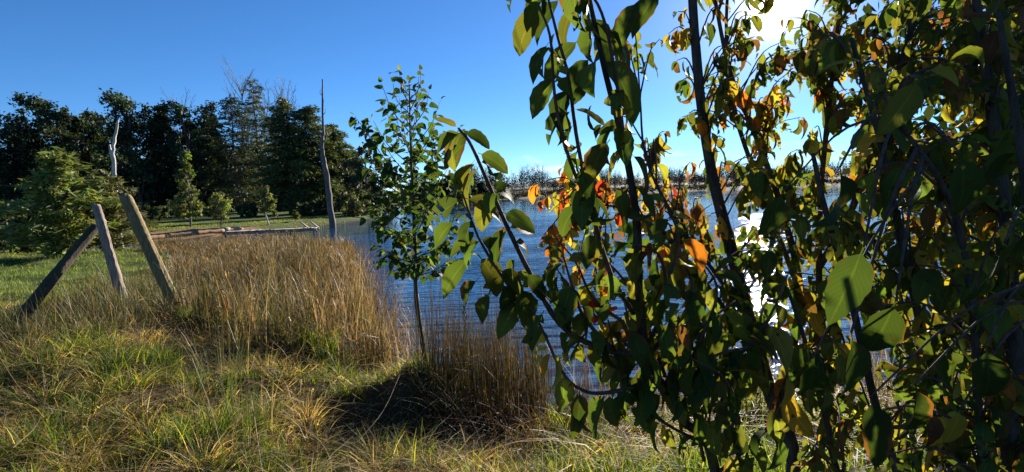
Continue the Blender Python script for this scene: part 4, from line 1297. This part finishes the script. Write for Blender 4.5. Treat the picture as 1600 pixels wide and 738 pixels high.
class Plant:
    def __init__(self, name, label, cat, base, arrs, meshes, group=None):
        self.root = empty(name, base)
        tag(self.root, label, cat, group)
        self.leaves = []     # (pos, axis, normal, length, variant, colour)
        self.arrs, self.meshes = arrs, meshes

    def wood(self, name, P, r, mat, sides=7):
        V, F = tube(P, r, sides, rough=0.03)
        return link(name, mesh_np(name, V, F, MAT[mat], smooth=True), self.root)

    def leaf(self, p, a, length, col, nrm=None, var=None):
        a = np.asarray(a, float); a = a / (np.linalg.norm(a) + 1e-9)
        if nrm is None:
            nrm = np.array([0, 0, 1.0]) + RNG.normal(size=3) * 0.5
        nrm = nrm - a * (nrm @ a)
        if np.linalg.norm(nrm) < 1e-3: nrm = np.cross(a, [1, 0, 0.2])
        nrm = nrm / np.linalg.norm(nrm)
        self.leaves.append((np.asarray(p, float), a, nrm, length, int(RNG.integers(min(12, len(self.arrs)))) if var is None else var, tuple(col)))

    def finish(self, limit=300, cull=True):
        P = np.array([l[0] for l in self.leaves]); Lg = np.array([l[3] for l in self.leaves])
        tips = P + np.array([l[1] for l in self.leaves]) * (Lg * 0.5)[:, None]
        x, y, d = view(tips)
        size = np.where((d > 0.1) & (x > -20) & (x < 1620) & (y > -30) & (y < 768), Lg / np.maximum(d, 0.1), 0)
        order = np.argsort(-size)
        rest = []; uvs = []
        for r, i in enumerate(order):
            p, a, n, lg, v, c = self.leaves[i]
            X = np.cross(a, n)
            if r < limit and size[i] > 0.008:
                o = bpy.data.objects.new('leaf', self.meshes[v])
                COL.objects.link(o)
                o.parent = self.root
                o.matrix_parent_inverse = Matrix.Translation(-Vector(self.root.location))
                Mx = Matrix(((X[0] * lg, a[0] * lg, n[0] * lg, p[0]), (X[1] * lg, a[1] * lg, n[1] * lg, p[1]), (X[2] * lg, a[2] * lg, n[2] * lg, p[2]), (0, 0, 0, 1)))
                o.matrix_basis = Mx
                o.color = (*c, 1)
            else:
                V, F, UVv = self.arrs[v]; uvs.append(UVv)
                Vw = p + lg * (V[:, :1] * X + V[:, 1:2] * a + V[:, 2:3] * n)
                rest.append((Vw, F, np.repeat(np.array([c]), len(V), 0)))
        if rest:
            V, F, C = join_np(rest)
            o = link('foliage', mesh_np('foliage', V, F, MAT['leaf_mass'], col=C, uv=np.concatenate(uvs), smooth=True), self.root)
            o['kind'] = 'stuff'


DOWN = np.array([0, 0, -1.0])
G_DARK = (0.034, 0.058, 0.015); G_MID = (0.056, 0.088, 0.020); G_OLIVE = (0.10, 0.11, 0.024); G_YEL = (0.22, 0.20, 0.034)
Y_GOLD = (0.30, 0.20, 0.03); ORANGE = (0.33, 0.12, 0.02); RED = (0.30, 0.035, 0.018); BRN = (0.11, 0.055, 0.024)
PAL_GREEN = ([G_DARK, G_MID, G_OLIVE, G_YEL], [3, 4, 2, 0.5])
PAL_MIX = ([G_DARK, G_MID, G_OLIVE, G_YEL, Y_GOLD, ORANGE, BRN], [2, 3, 4, 1.4, 0.7, 0.35, 2])
PAL_FALL = ([G_OLIVE, G_YEL, Y_GOLD, ORANGE, RED, BRN], [2.0, 2.2, 2, 2, 0.5, 1.4])


def leaf_col(pal):
    c = pick(pal[0], pal[1], 1)[0] * random.uniform(0.75, 1.25)
    return np.clip(c * (1 + RNG.normal(size=3) * 0.06), 0.005, 0.85)


def dress(pl, P, length, spacing, pal, start=0.1, droop=0.7, out=0.8, jitter=0.25, pair=True, phase=0.0, lenvar=0.2, tipcol=None, crossed=True, skip=0.12):
    """leaf pairs along a twig P"""
    seg = np.linalg.norm(np.diff(P, axis=0), axis=1); cum = np.concatenate([[0], np.cumsum(seg)])
    tot = cum[-1]
    s = start * tot; k = 0
    while s < tot:
        p = np.array([np.interp(s, cum, P[:, j]) for j in range(3)])
        q = np.array([np.interp(min(tot, s + 0.02), cum, P[:, j]) for j in range(3)])
        t = q - p
        if np.linalg.norm(t) < 1e-6: t = P[-1] - P[-2]
        t /= np.linalg.norm(t)
        A = np.cross(t, [0.1, -0.2, 1.0]); A /= np.linalg.norm(A) + 1e-9
        B = np.cross(t, A)
        th = phase + (k % 2) * (math.pi / 2 if crossed else 0) + random.uniform(-jitter, jitter) * 2
        o = A * math.cos(th) + B * math.sin(th)
        for sd in ((1, -1) if pair else (1 if k % 2 else -1,)):
            if random.random() < skip: continue
            a = o * sd * out + t * 0.35 + DOWN * droop + RNG.normal(size=3) * jitter
            c = leaf_col(pal if (tipcol is None or s < 0.6 * tot) else tipcol)
            nn = o * sd * 0.6 + np.array([0, 0, 1.0]) + RNG.normal(size=3) * 0.3
            pl.leaf(p, a, length * random.uniform(1 - lenvar, 1 + lenvar), c, nn)
        s += spacing * random.uniform(0.75, 1.25); k += 1
    # end bud
    pl.leaf(P[-1], (P[-1] - P[-2]) / (np.linalg.norm(P[-1] - P[-2]) + 1e-9) + DOWN * droop * 0.5, length * 0.55, leaf_col(pal))


def path_px(pts, n=16):
    return smooth_path([at(*p) for p in pts], n)


def stem_to_ground(p, tx, ty):
    return np.array([tx, ty, gz(tx, ty) - 0.05])


# --- fallen leaves on the bank
parts = []
fx, fy = wedge(900, 1.8, 6.5, px0=100, px1=1700, power=1.2)
keep = lake_sd(fx, fy) > 0.2
for x_, y_ in zip(fx[keep], fy[keep]):
    V, F, _ = LANCE[int(RNG.integers(12))]
    a = RNG.normal(size=3) * np.array([1, 1, 0.35]); a /= np.linalg.norm(a)
    nn = np.array([0, 0, 1.0]) + RNG.normal(size=3) * 0.5; nn -= a * (nn @ a); nn /= np.linalg.norm(nn)
    X = np.cross(a, nn); lg = random.uniform(0.04, 0.085)
    p_ = np.array([x_, y_, gz(x_, y_) + random.uniform(0.01, 0.09)])
    c_ = pick([(0.10, 0.05, 0.022), (0.17, 0.085, 0.03), (0.24, 0.13, 0.035), (0.06, 0.035, 0.02)], [3, 3, 1.5, 2], 1)
    parts.append((p_ + lg * (V[:, :1] * X + V[:, 1:2] * a + V[:, 2:3] * nn), F, np.repeat(c_, len(V), 0)))
V, F, C = join_np(parts)
tag(link('fallen_leaves', mesh_np('fallen_leaves', V, F, MAT['grass'], col=C, smooth=True)), 'brown fallen leaves scattered in the near grass', 'leaves', kind='stuff')

# --- young leafy sapling at the shore
DSP = 4.7
b = spot(657, DSP); b[2] = gz(b[0], b[1])
sap = Plant('sapling', 'slender leafy green sapling standing at the shore by itself', 'sapling', b, OVATE, OVATE_M)
tr = smooth_path([b + (0, 0, -0.05), at(652, 480, DSP), at(649, 400, DSP), at(645, 300, DSP), at(641, 210, DSP), at(640, 132, DSP)], 30)
sap.wood('trunk', tr, np.interp(np.linspace(0, 1, 30), [0, 0.5, 1], [0.025, 0.016, 0.004]), 'stem', 8)
PAL_SAP = ([(0.024, 0.052, 0.017), (0.038, 0.076, 0.021), (0.06, 0.105, 0.026), (0.10, 0.13, 0.032)], [4, 4, 2.0, 0.4])
NB = 44
for i in range(NB):
    t = 0.31 + 0.65 * (i + 0.5) / NB
    p0 = np.array([np.interp(t, np.linspace(0, 1, 30), tr[:, j]) for j in range(3)])
    a = i * 2.39996
    Lb = np.interp(t, [0.36, 0.5, 0.62, 0.8, 1.0], [0.34, 0.60, 0.58, 0.42, 0.14]) * random.uniform(0.75, 1.15)
    o = np.array([math.cos(a), math.sin(a) * 0.9, 0])
    upb = np.interp(t, [0.36, 0.55, 0.8, 1], [0.35, 0.8, 1.5, 2.2])
    d = o + np.array([0, 0, upb]); d /= np.linalg.norm(d)
    P = smooth_path([p0, p0 + d * Lb * 0.5 + o * 0.04, p0 + d * Lb + np.array([0, 0, 0.03])], 7)
    sap.wood('branch', P, np.linspace(0.006, 0.002, 7), 'bark_grey', 5)
    dress(sap, P, 0.122, 0.041 if t < 0.62 else 0.060, PAL_SAP, start=0.22, droop=0.28 if t < 0.7 else 0.0, out=0.8, jitter=0.4, pair=t < 0.62, lenvar=0.3)
    if t < 0.7:
        for kk in range(2):
            s0 = P[2 + kk * 2]
            dd = d * 0.5 + RNG.normal(size=3) * 0.5
            P2 = smooth_path([s0, s0 + dd * 0.09, s0 + dd * 0.2], 4)
            sap.wood('branch', P2, np.linspace(0.004, 0.0015, 4), 'bark_grey', 4)
            dress(sap, P2, 0.105, 0.055, PAL_SAP, start=0.2, droop=0.35, jitter=0.45, pair=True)
dress(sap, tr[24:], 0.10, 0.05, PAL_SAP, start=0.0, droop=-0.1, pair=False, jitter=0.3)
sap.finish(300)

# --- drooping large-leaved shrub in front
bA = np.array([0.62, 1.55, gz(0.62, 1.55)])
pa = Plant('drooping_shrub', 'dark green shrub with large drooping leaves arching over the water', 'shrub', bA, LANCE, LANCE_M)
main = smooth_path([bA + (0, 0, -0.05), at(1118, 742, 1.38), at(1062, 650, 1.25), at(1012, 560, 1.16), at(1000, 470, 1.08), at(995, 350, 1.0), at(978, 240, 0.96), at(945, 110, 0.92), at(912, -45, 0.88)], 40)
pa.wood('stem', main, np.linspace(0.016, 0.0035, 40), 'stem', 8)
A1 = path_px([(1010, 552, 1.15), (950, 548, 1.13), (880, 512, 1.08), (835, 440, 1.05), (795, 360, 1.02), (760, 280, 1.0), (735, 225, 0.98), (716, 200, 0.97)], 34)
pa.wood('branch', A1, np.linspace(0.0075, 0.0025, 34), 'twig', 7)
dress(pa, A1, 0.09, 0.075, PAL_GREEN, start=0.12, droop=0.75, out=0.8, jitter=0.35, lenvar=0.3, skip=0.25)


def sprig_leaf(bx, by, tx, ty, d, c, var=None):
    p, q = at(bx, by, d), at(tx, ty, d + random.uniform(-0.03, 0.03))
    a = q - p; lg = np.linalg.norm(a)
    side = np.sign(tx - bx) * Rv
    a = a / lg + side * 0.2 + np.array([0, 0, 0.2])
    pa.leaf(p, a, lg * 1.28, np.array(c) * random.uniform(0.8, 1.2), np.array([0, 0, 0.7]) + side * 0.35 - Fv * random.uniform(0.5, 1.3) + RNG.normal(size=3) * 0.15, random.choice((0, 5, 12, 13, 14, 12, 13)))


for row in [(724, 206, 760, 226), (747, 239, 784, 266), (765, 285, 800, 316), (785, 332, 821, 357), (803, 376, 828, 396), (724, 206, 678, 240), (728, 224, 700, 262), (749, 258, 729, 318), (770, 305, 754, 354),
            (788, 354, 776, 402), (806, 403, 796, 440), (748, 371, 781, 404), (747, 398, 775, 460), (738, 340, 733, 388), (778, 420, 814, 464), (736, 400, 704, 456), (748, 434, 724, 492), (768, 458, 753, 506),
            (712, 345, 680, 388), (822, 425, 842, 470), (800, 450, 830, 525), (785, 440, 790, 500), (835, 450, 862, 470), (850, 485, 838, 540), (742, 250, 722, 300)]:
    sprig_leaf(*row, 1.0, np.array(random.choice((G_DARK, G_MID, G_MID, G_OLIVE))) * 0.8)
A1b = path_px([(835, 500, 1.06), (790, 440, 1.02), (748, 372, 1.0), (722, 300, 1.0)], 16)
pa.wood('branch', A1b, np.linspace(0.004, 0.002, 16), 'twig', 6)
dress(pa, A1b, 0.085, 0.085, PAL_GREEN, start=0.2, droop=0.75, jitter=0.3, skip=0.25)
A0 = path_px([(1045, 560, 1.2), (1012, 594, 1.14), (960, 612, 1.1), (915, 612, 1.07), (880, 584, 1.05), (850, 520, 1.03), (824, 470, 1.03)], 24)
pa.wood('branch', A0, np.linspace(0.0055, 0.002, 24), 'twig', 6)
dress(pa, A0, 0.098, 0.06, PAL_GREEN, start=0.2, droop=1.3, out=0.5, jitter=0.2, tipcol=PAL_MIX)
dress(pa, main[21:], 0.088, 0.066, PAL_GREEN, start=0.02, droop=1.1, out=0.7, jitter=0.38, lenvar=0.3, skip=0.2)
for row in [(846, 12, 815, 72), (876, -4, 846, 48), (897, 15, 876, 68), (919, 20, 943, 95), (946, 44, 988, 104), (907, 60, 863, 124), (939, 88, 988, 172), (924, 88, 898, 146), (858, 66, 838, 120), (870, 118, 842, 178),
            (886, 136, 879, 186), (924, 130, 902, 160), (881, 168, 862, 214), (897, 193, 884, 230), (926, 160, 920, 198), (942, 192, 930, 218), (985, 238, 1016, 302), (953, 218, 930, 278), (900, 262, 916, 316), (966, 214, 986, 248),
            (805, -30, 797, 12), (1000, 0, 978, 60), (1030, -10, 1004, 40), (960, 290, 972, 352), (932, 300, 920, 350), (1000, 300, 1020, 340), (905, 320, 880, 362)]:
    sprig_leaf(*row, 0.93, np.array(random.choice((G_DARK, G_DARK, G_MID, G_OLIVE))) * 0.7)
A3 = path_px([(990, 490, 1.1), (955, 430, 1.03), (925, 330, 0.98), (902, 220, 0.94), (888, 120, 0.92), (872, 60, 0.9), (850, -30, 0.88)], 26)
pa.wood('branch', A3, np.linspace(0.0055, 0.002, 26), 'twig', 6)
dress(pa, A3, 0.08, 0.075, PAL_GREEN, start=0.1, droop=1.1, out=0.7, jitter=0.38, lenvar=0.3, skip=0.2)
for pts, n_ in [([(925, 330, 0.98), (890, 250, 0.93), (868, 160, 0.9), (860, 60, 0.88), (842, 10, 0.87)], 18), ([(978, 240, 0.96), (962, 120, 0.9), (940, 20, 0.86), (905, -30, 0.85)], 16)]:
    P = path_px(pts, n_)
    pa.wood('branch', P, np.linspace(0.004, 0.0018, n_), 'twig', 6)
    dress(pa, P, 0.08, 0.08, PAL_GREEN, start=0.15, droop=1.15, out=0.65, jitter=0.38, lenvar=0.3, skip=0.25)
for pts, lg, pal in [([(1010, 560, 1.15), (1080, 470, 1.1), (1060, 400, 1.12), (1000, 360, 1.14)], 0.075, PAL_MIX),
                     ([(1000, 520, 1.12), (930, 470, 1.15), (900, 410, 1.18), (868, 372, 1.2)], 0.07, PAL_FALL),
                     ([(1040, 600, 1.2), (960, 520, 1.2), (905, 470, 1.22), (870, 420, 1.25)], 0.08, PAL_GREEN),
                     ([(1050, 620, 1.22), (1100, 520, 1.1), (1120, 450, 1.1), (1090, 400, 1.1)], 0.08, PAL_GREEN),
                     ([(1060, 640, 1.25), (1150, 560, 1.1), (1200, 500, 1.05), (1230, 430, 1.05)], 0.085, PAL_GREEN),
                     ([(1040, 590, 1.2), (1000, 480, 1.25), (960, 420, 1.3), (925, 400, 1.3)], 0.085, PAL_MIX),
                     ([(1100, 720, 1.3), (1080, 610, 1.2), (1110, 560, 1.1), (1180, 540, 1.05)], 0.09, PAL_GREEN),
                     ([(1090, 690, 1.3), (1010, 640, 1.2), (965, 560, 1.15), (950, 500, 1.1)], 0.09, PAL_GREEN),
                     ([(1010, 545, 1.15), (1040, 470, 1.05), (1030, 400, 1.0), (985, 380, 0.98)], 0.085, PAL_GREEN),
                     ([(1110, 720, 1.35), (1150, 650, 1.15), (1130, 590, 1.05), (1080, 560, 1.0)], 0.09, PAL_GREEN),
                     ([(960, 548, 1.13), (915, 500, 1.08), (895, 450, 1.05), (880, 400, 1.05)], 0.085, PAL_GREEN),
                     ([(1000, 480, 1.08), (1045, 430, 1.04), (1060, 370, 1.04), (1040, 320, 1.04)], 0.085, PAL_MIX),
                     ([(1050, 630, 1.22), (1010, 580, 1.1), (990, 530, 1.05), (975, 470, 1.02)], 0.09, PAL_GREEN),
                     ([(1110, 700, 1.3), (1130, 620, 1.2), (1170, 560, 1.15), (1160, 480, 1.15)], 0.085, PAL_GREEN),
                     ([(1040, 600, 1.2), (1070, 540, 1.15), (1110, 500, 1.1), (1150, 470, 1.1)], 0.085, PAL_GREEN),
                     ([(1120, 740, 1.38), (1190, 680, 1.2), (1230, 610, 1.1), (1220, 550, 1.08)], 0.09, PAL_GREEN)]:
    P = path_px(pts, 14)
    pa.wood('branch', P, np.linspace(0.005, 0.0018, 14), 'twig', 6)
    dress(pa, P, lg * 1.0, 0.042, pal, start=0.18, droop=1.05, jitter=0.35, lenvar=0.3, tipcol=PAL_MIX if pal is PAL_GREEN and random.random() < 0.5 else None)
pa.finish(300)

# --- taller shrub behind with autumn leaves
bB = np.array([1.0, 1.95, gz(1.0, 1.95)])
pb = Plant('autumn_shrub', 'tall many-stemmed shrub with yellow, orange and olive leaves against the sun', 'shrub', bB, LANCE, LANCE_M)
stems = []
S1 = smooth_path([bB + (0, 0, -0.05), at(1240, 735, 1.85), at(1205, 620, 1.8), at(1168, 490, 1.72), at(1140, 380, 1.7), at(1112, 270, 1.68), at(1092, 130, 1.66), at(1078, -60, 1.62)], 40)
stems.append((S1, 0.027, 0.013))
S2 = smooth_path([S1[10], at(1250, 470, 1.8), at(1222, 330, 1.8), at(1180, 210, 1.8), at(1140, 110, 1.8), at(1110, -40, 1.8)], 26)
stems.append((S2, 0.014, 0.006))
S3 = smooth_path([bB + (0.05, 0.0, -0.05), at(1290, 640, 1.8), at(1280, 460, 1.8), at(1283, 300, 1.75), at(1296, 160, 1.7), at(1318, -50, 1.65)], 32)
stems.append((S3, 0.014, 0.006))
S4 = smooth_path([S3[8], at(1240, 430, 1.9), at(1190, 300, 1.95), at(1150, 180, 1.95), at(1135, 60, 1.95), at(1140, -60, 1.95)], 26)
stems.append((S4, 0.012, 0.005))
S5 = smooth_path([S3[14], at(1330, 330, 1.7), at(1380, 180, 1.65), at(1420, 60, 1.6), at(1440, -60, 1.6)], 22)
stems.append((S5, 0.013, 0.006))
S6 = smooth_path([S1[16], at(1120, 430, 1.75), at(1060, 350, 1.75), at(1010, 250, 1.75), at(1000, 150, 1.75)], 18)
stems.append((S6, 0.009, 0.003))
S7 = smooth_path([S1[14], at(1100, 440, 1.65), at(1040, 370, 1.62), at(985, 330, 1.6), at(940, 320, 1.6)], 18)
stems.append((S7, 0.008, 0.003))
for P, r0, r1 in stems:
    pb.wood('stem', P, np.linspace(r0, r1, len(P)), 'stem', 8)
allst = np.concatenate([s[0] for s in stems])
CL = [  # photo place, depth, spread px, twigs, palette, leaf length
    (1040, 130, 1.75, 34, 5, PAL_MIX, .075), (1020, 215, 1.75, 30, 5, PAL_MIX, .075), (1060, 60, 1.75, 40, 4, PAL_MIX, .075), (975, 20, 1.6, 40, 3, PAL_MIX, .075),
    (905, 300, 1.6, 24, 5, PAL_FALL, .07), (935, 285, 1.65, 24, 4, PAL_FALL, .07), (1000, 305, 1.7, 30, 5, PAL_FALL, .07), (1060, 310, 1.75, 26, 5, PAL_FALL, .07), (1095, 300, 1.8, 24, 4, PAL_FALL, .07),
    (872, 345, 1.55, 16, 3, PAL_FALL, .065), (858, 385, 1.5, 14, 3, PAL_FALL, .065), (985, 355, 1.65, 26, 4, PAL_MIX, .075), (1100, 350, 1.7, 22, 4, PAL_MIX, .075), (1040, 375, 1.7, 26, 4, PAL_MIX, .075),
    (1180, 60, 1.75, 34, 4, PAL_MIX, .075), (1230, 110, 1.75, 36, 6, PAL_MIX, .075), (1280, 60, 1.75, 40, 6, PAL_MIX, .075), (1215, 190, 1.8, 34, 5, PAL_FALL, .075), (1260, 210, 1.8, 40, 6, PAL_MIX, .075),
    (1330, 120, 1.7, 40, 6, PAL_MIX, .075), (1380, 60, 1.65, 44, 6, PAL_MIX, .08), (1330, 20, 1.65, 40, 5, PAL_MIX, .08), (1440, 110, 1.6, 44, 6, PAL_MIX, .08), (1300, 270, 1.75, 40, 5, PAL_MIX, .08),
    (1180, 330, 1.8, 30, 4, PAL_MIX, .075), (1200, 290, 1.7, 24, 3, PAL_GREEN, .08), (1130, 250, 1.75, 24, 3, PAL_MIX, .075), (1385, 190, 1.7, 36, 5, PAL_FALL, .08), (1240, 340, 1.7, 36, 5, PAL_GREEN, .085),
    (1190, 370, 1.6, 26, 3, PAL_GREEN, .075), (1215, 440, 1.6, 30, 4, PAL_GREEN, .08), (1175, 470, 1.8, 30, 3, PAL_MIX, .08), (1255, 470, 1.6, 30, 4, PAL_MIX, .08), (1180, 250, 1.6, 26, 3, PAL_GREEN, .08), (1060, 560, 1.5, 34, 4, PAL_GREEN, .08), (1000, 480, 1.5, 34, 4, PAL_GREEN, .08), (940, 440, 1.5, 28, 3, PAL_MIX, .075),
    (1185, 50, 1.8, 60, 3, PAL_MIX, .065), (1240, 70, 1.85, 60, 3, PAL_MIX, .065),
    (1160, 130, 1.75, 26, 3, PAL_MIX, .075), (1250, 420, 1.7, 40, 5, PAL_GREEN, .085), (1110, 400, 1.75, 26, 3, PAL_GREEN, .08), (1410, 260, 1.6, 40, 4, PAL_FALL, .08), (1480, 30, 1.55, 40, 5, PAL_MIX, .08),
    (1090, 480, 1.7, 30, 4, PAL_GREEN, .08), (1180, 570, 1.7, 36, 5, PAL_GREEN, .085), (1120, 540, 1.75, 30, 4, PAL_GREEN, .085), (1260, 520, 1.7, 36, 4, PAL_GREEN, .085), (1300, 400, 1.6, 36, 5, PAL_GREEN, .085), (1110, 150, 1.9, 26, 3, PAL_MIX, .075),
]
for (x, y, d, sp, nt_, pal, lg) in CL:
    for k in range(int(nt_ * (1.7 if y < 260 and x > 1100 else 1.15) + 0.5)):
        e = at(x + random.gauss(0, sp * 1.35), y + random.gauss(0, sp * 1.1), d + random.gauss(0, 0.12))
        j = np.argmin(np.linalg.norm(allst - e - np.array([0, 0, -0.12]), axis=1)); s0 = allst[j]
        dd = np.linalg.norm(e - s0)
        if dd > 0.45: s0 = e + (s0 - e) * (0.45 / dd) if k % 3 else s0
        P = smooth_path([s0, (s0 + e) / 2 + np.array([0, 0, 0.05]), e], 8)
        pb.wood('twig', P, np.linspace(0.0032, 0.0013, 8), 'twig', 4)
        dress(pb, P, lg, 0.045, pal, start=0.55, droop=1.3, out=0.6, jitter=0.3, lenvar=0.3)
pb.finish(300)

# --- dense dark shrub close by on the right
bC = np.array([1.05, 0.95, gz(1.05, 0.95)])
pc = Plant('shaded_shrub', 'dense shaded shrub of very large dark leaves filling the right edge close by', 'shrub', bC, LANCE, LANCE_M)
cst = []
for pts, r in [([(1580, 760, 1.15), (1585, 560, 1.1), (1570, 330, 1.1), (1540, 100, 1.1), (1515, -60, 1.1)], 0.02), ([(1500, 780, 1.2), (1450, 560, 1.15), (1405, 360, 1.1), (1370, 200, 1.05), (1330, 60, 1.05)], 0.012),
               ([(1540, 770, 1.0), (1520, 480, 0.95), (1490, 330, 0.92), (1440, 240, 0.9), (1390, 180, 0.9)], 0.009), ([(1420, 800, 1.25), (1370, 640, 1.2), (1330, 470, 1.15), (1290, 330, 1.1), (1270, 240, 1.1)], 0.012),
               ([(1640, 700, 0.9), (1620, 420, 0.85), (1590, 200, 0.85), (1560, 20, 0.85)], 0.012), ([(1330, 800, 1.3), (1290, 650, 1.25), (1260, 540, 1.2), (1230, 450, 1.15)], 0.010)]:
    P = smooth_path([bC + (0, 0, -0.05) + RNG.normal(size=3) * np.array([.05, .05, 0])] + [at(*p) for p in pts], 30)
    pc.wood('stem', P, np.linspace(r, r * 0.35, 30), 'stem', 8)
    cst.append(P)
allc = np.concatenate(cst)
PAL_C = ([G_DARK, G_MID, G_OLIVE, G_YEL, Y_GOLD], [2, 4, 2.6, 0.8, 0.3])
for k in range(350):
    u = random.random() ** 0.7
    x = 1235 + 420 * u
    y = random.uniform(-40, 780)
    if y < 230 and x < 1480 and random.random() < 0.5: continue
    if x < 1330 and y < 300 and random.random() < 0.75: continue
    e = at(x, y, random.uniform(0.95, 2.0))
    j = np.argmin(np.linalg.norm(allc - e - np.array([0, 0, -0.1]), axis=1)); s0 = allc[j]
    dd = np.linalg.norm(e - s0)
    if dd > 0.3: s0 = e + (s0 - e) * (0.3 / dd)
    P = smooth_path([s0, (s0 + e) / 2 + np.array([0, 0, 0.04]), e], 8)
    pc.wood('twig', P, np.linspace(0.0035, 0.0014, 8), 'twig', 4)
    dress(pc, P, random.choice((0.065, 0.075, 0.085)), 0.042, PAL_C if random.random() < 0.75 else PAL_MIX, start=0.3, droop=1.05, out=0.7, jitter=0.35)
# the closest leaves, one by one: place, depth, direction in the picture, length
for (x, y, d, dx, dy, lg, c) in [(1312, 262, 0.62, 0.35, 1.0, 0.115, G_DARK), (1440, 122, 0.66, -0.45, 0.9, 0.10, G_OLIVE), (1350, 385, 0.6, -0.5, 1.0, 0.12, G_DARK), (1222, 300, 0.75, -0.3, 1, 0.09, G_DARK),
                                 (1500, 240, 0.68, 0.2, 1, 0.11, G_DARK), (1570, 380, 0.66, -0.2, 1, 0.11, G_DARK),
                                 (1400, 470, 0.62, -0.2, 1, 0.11, G_DARK), (1330, 520, 0.62, 0.2, 1, 0.115, G_DARK), (1540, 540, 0.68, 0.0, 1, 0.11, G_DARK), (1430, 600, 0.68, 0.1, 1, 0.11, G_DARK), (1500, 640, 0.7, 0.0, 1, 0.075, G_YEL),
                                 (1360, 620, 0.65, 0.1, 1, 0.11, G_DARK), (1270, 560, 0.7, 0.1, 1, 0.10, G_DARK)]:
    p = at(x, y, d)
    a = Rv * dx - Uv * dy + Fv * random.uniform(-0.25, 0.25)
    pc.leaf(p, a, lg * 0.86, np.array(c) * random.uniform(0.5, 0.8), -Fv + np.array([0, 0, 0.4]) + RNG.normal(size=3) * 0.25, var=int(RNG.integers(0, 4)))  # leaf colour dimmed to stand for the shade on these leaves
    j = np.argmin(np.linalg.norm(allc - p, axis=1)); s0 = allc[j]
    pc.wood('twig', smooth_path([s0, (s0 + p) / 2 + np.array([0, 0, 0.03]), p], 8), np.linspace(0.003, 0.0014, 8), 'twig', 4)
pc.finish(300)


# --- shore thicket further right, behind the shaded shrub
for k, (x, y, H, Rr) in enumerate([(3.0, 2.9, 2.9, 0.95), (4.6, 4.0, 3.2, 1.3), (2.5, 1.7, 2.7, 0.8)]):
    broadleaf(['dark leafy thicket at the shore seen through the shaded shrub', 'dark leafy thicket furthest along the shore at the right edge', 'dark leafy thicket right behind the shaded shrub'][k],
              (x, y, gz(x, y)), H, Rr, n=3600, lobes=26, trunk_h=0.05, col=(0.035, 0.05, 0.014), size=0.085, wid=0.5, shape='col', cat='thicket', name='shore_thicket', group='thickets on the shore', tr=0.012, lobe=0.4, hang=0.8)
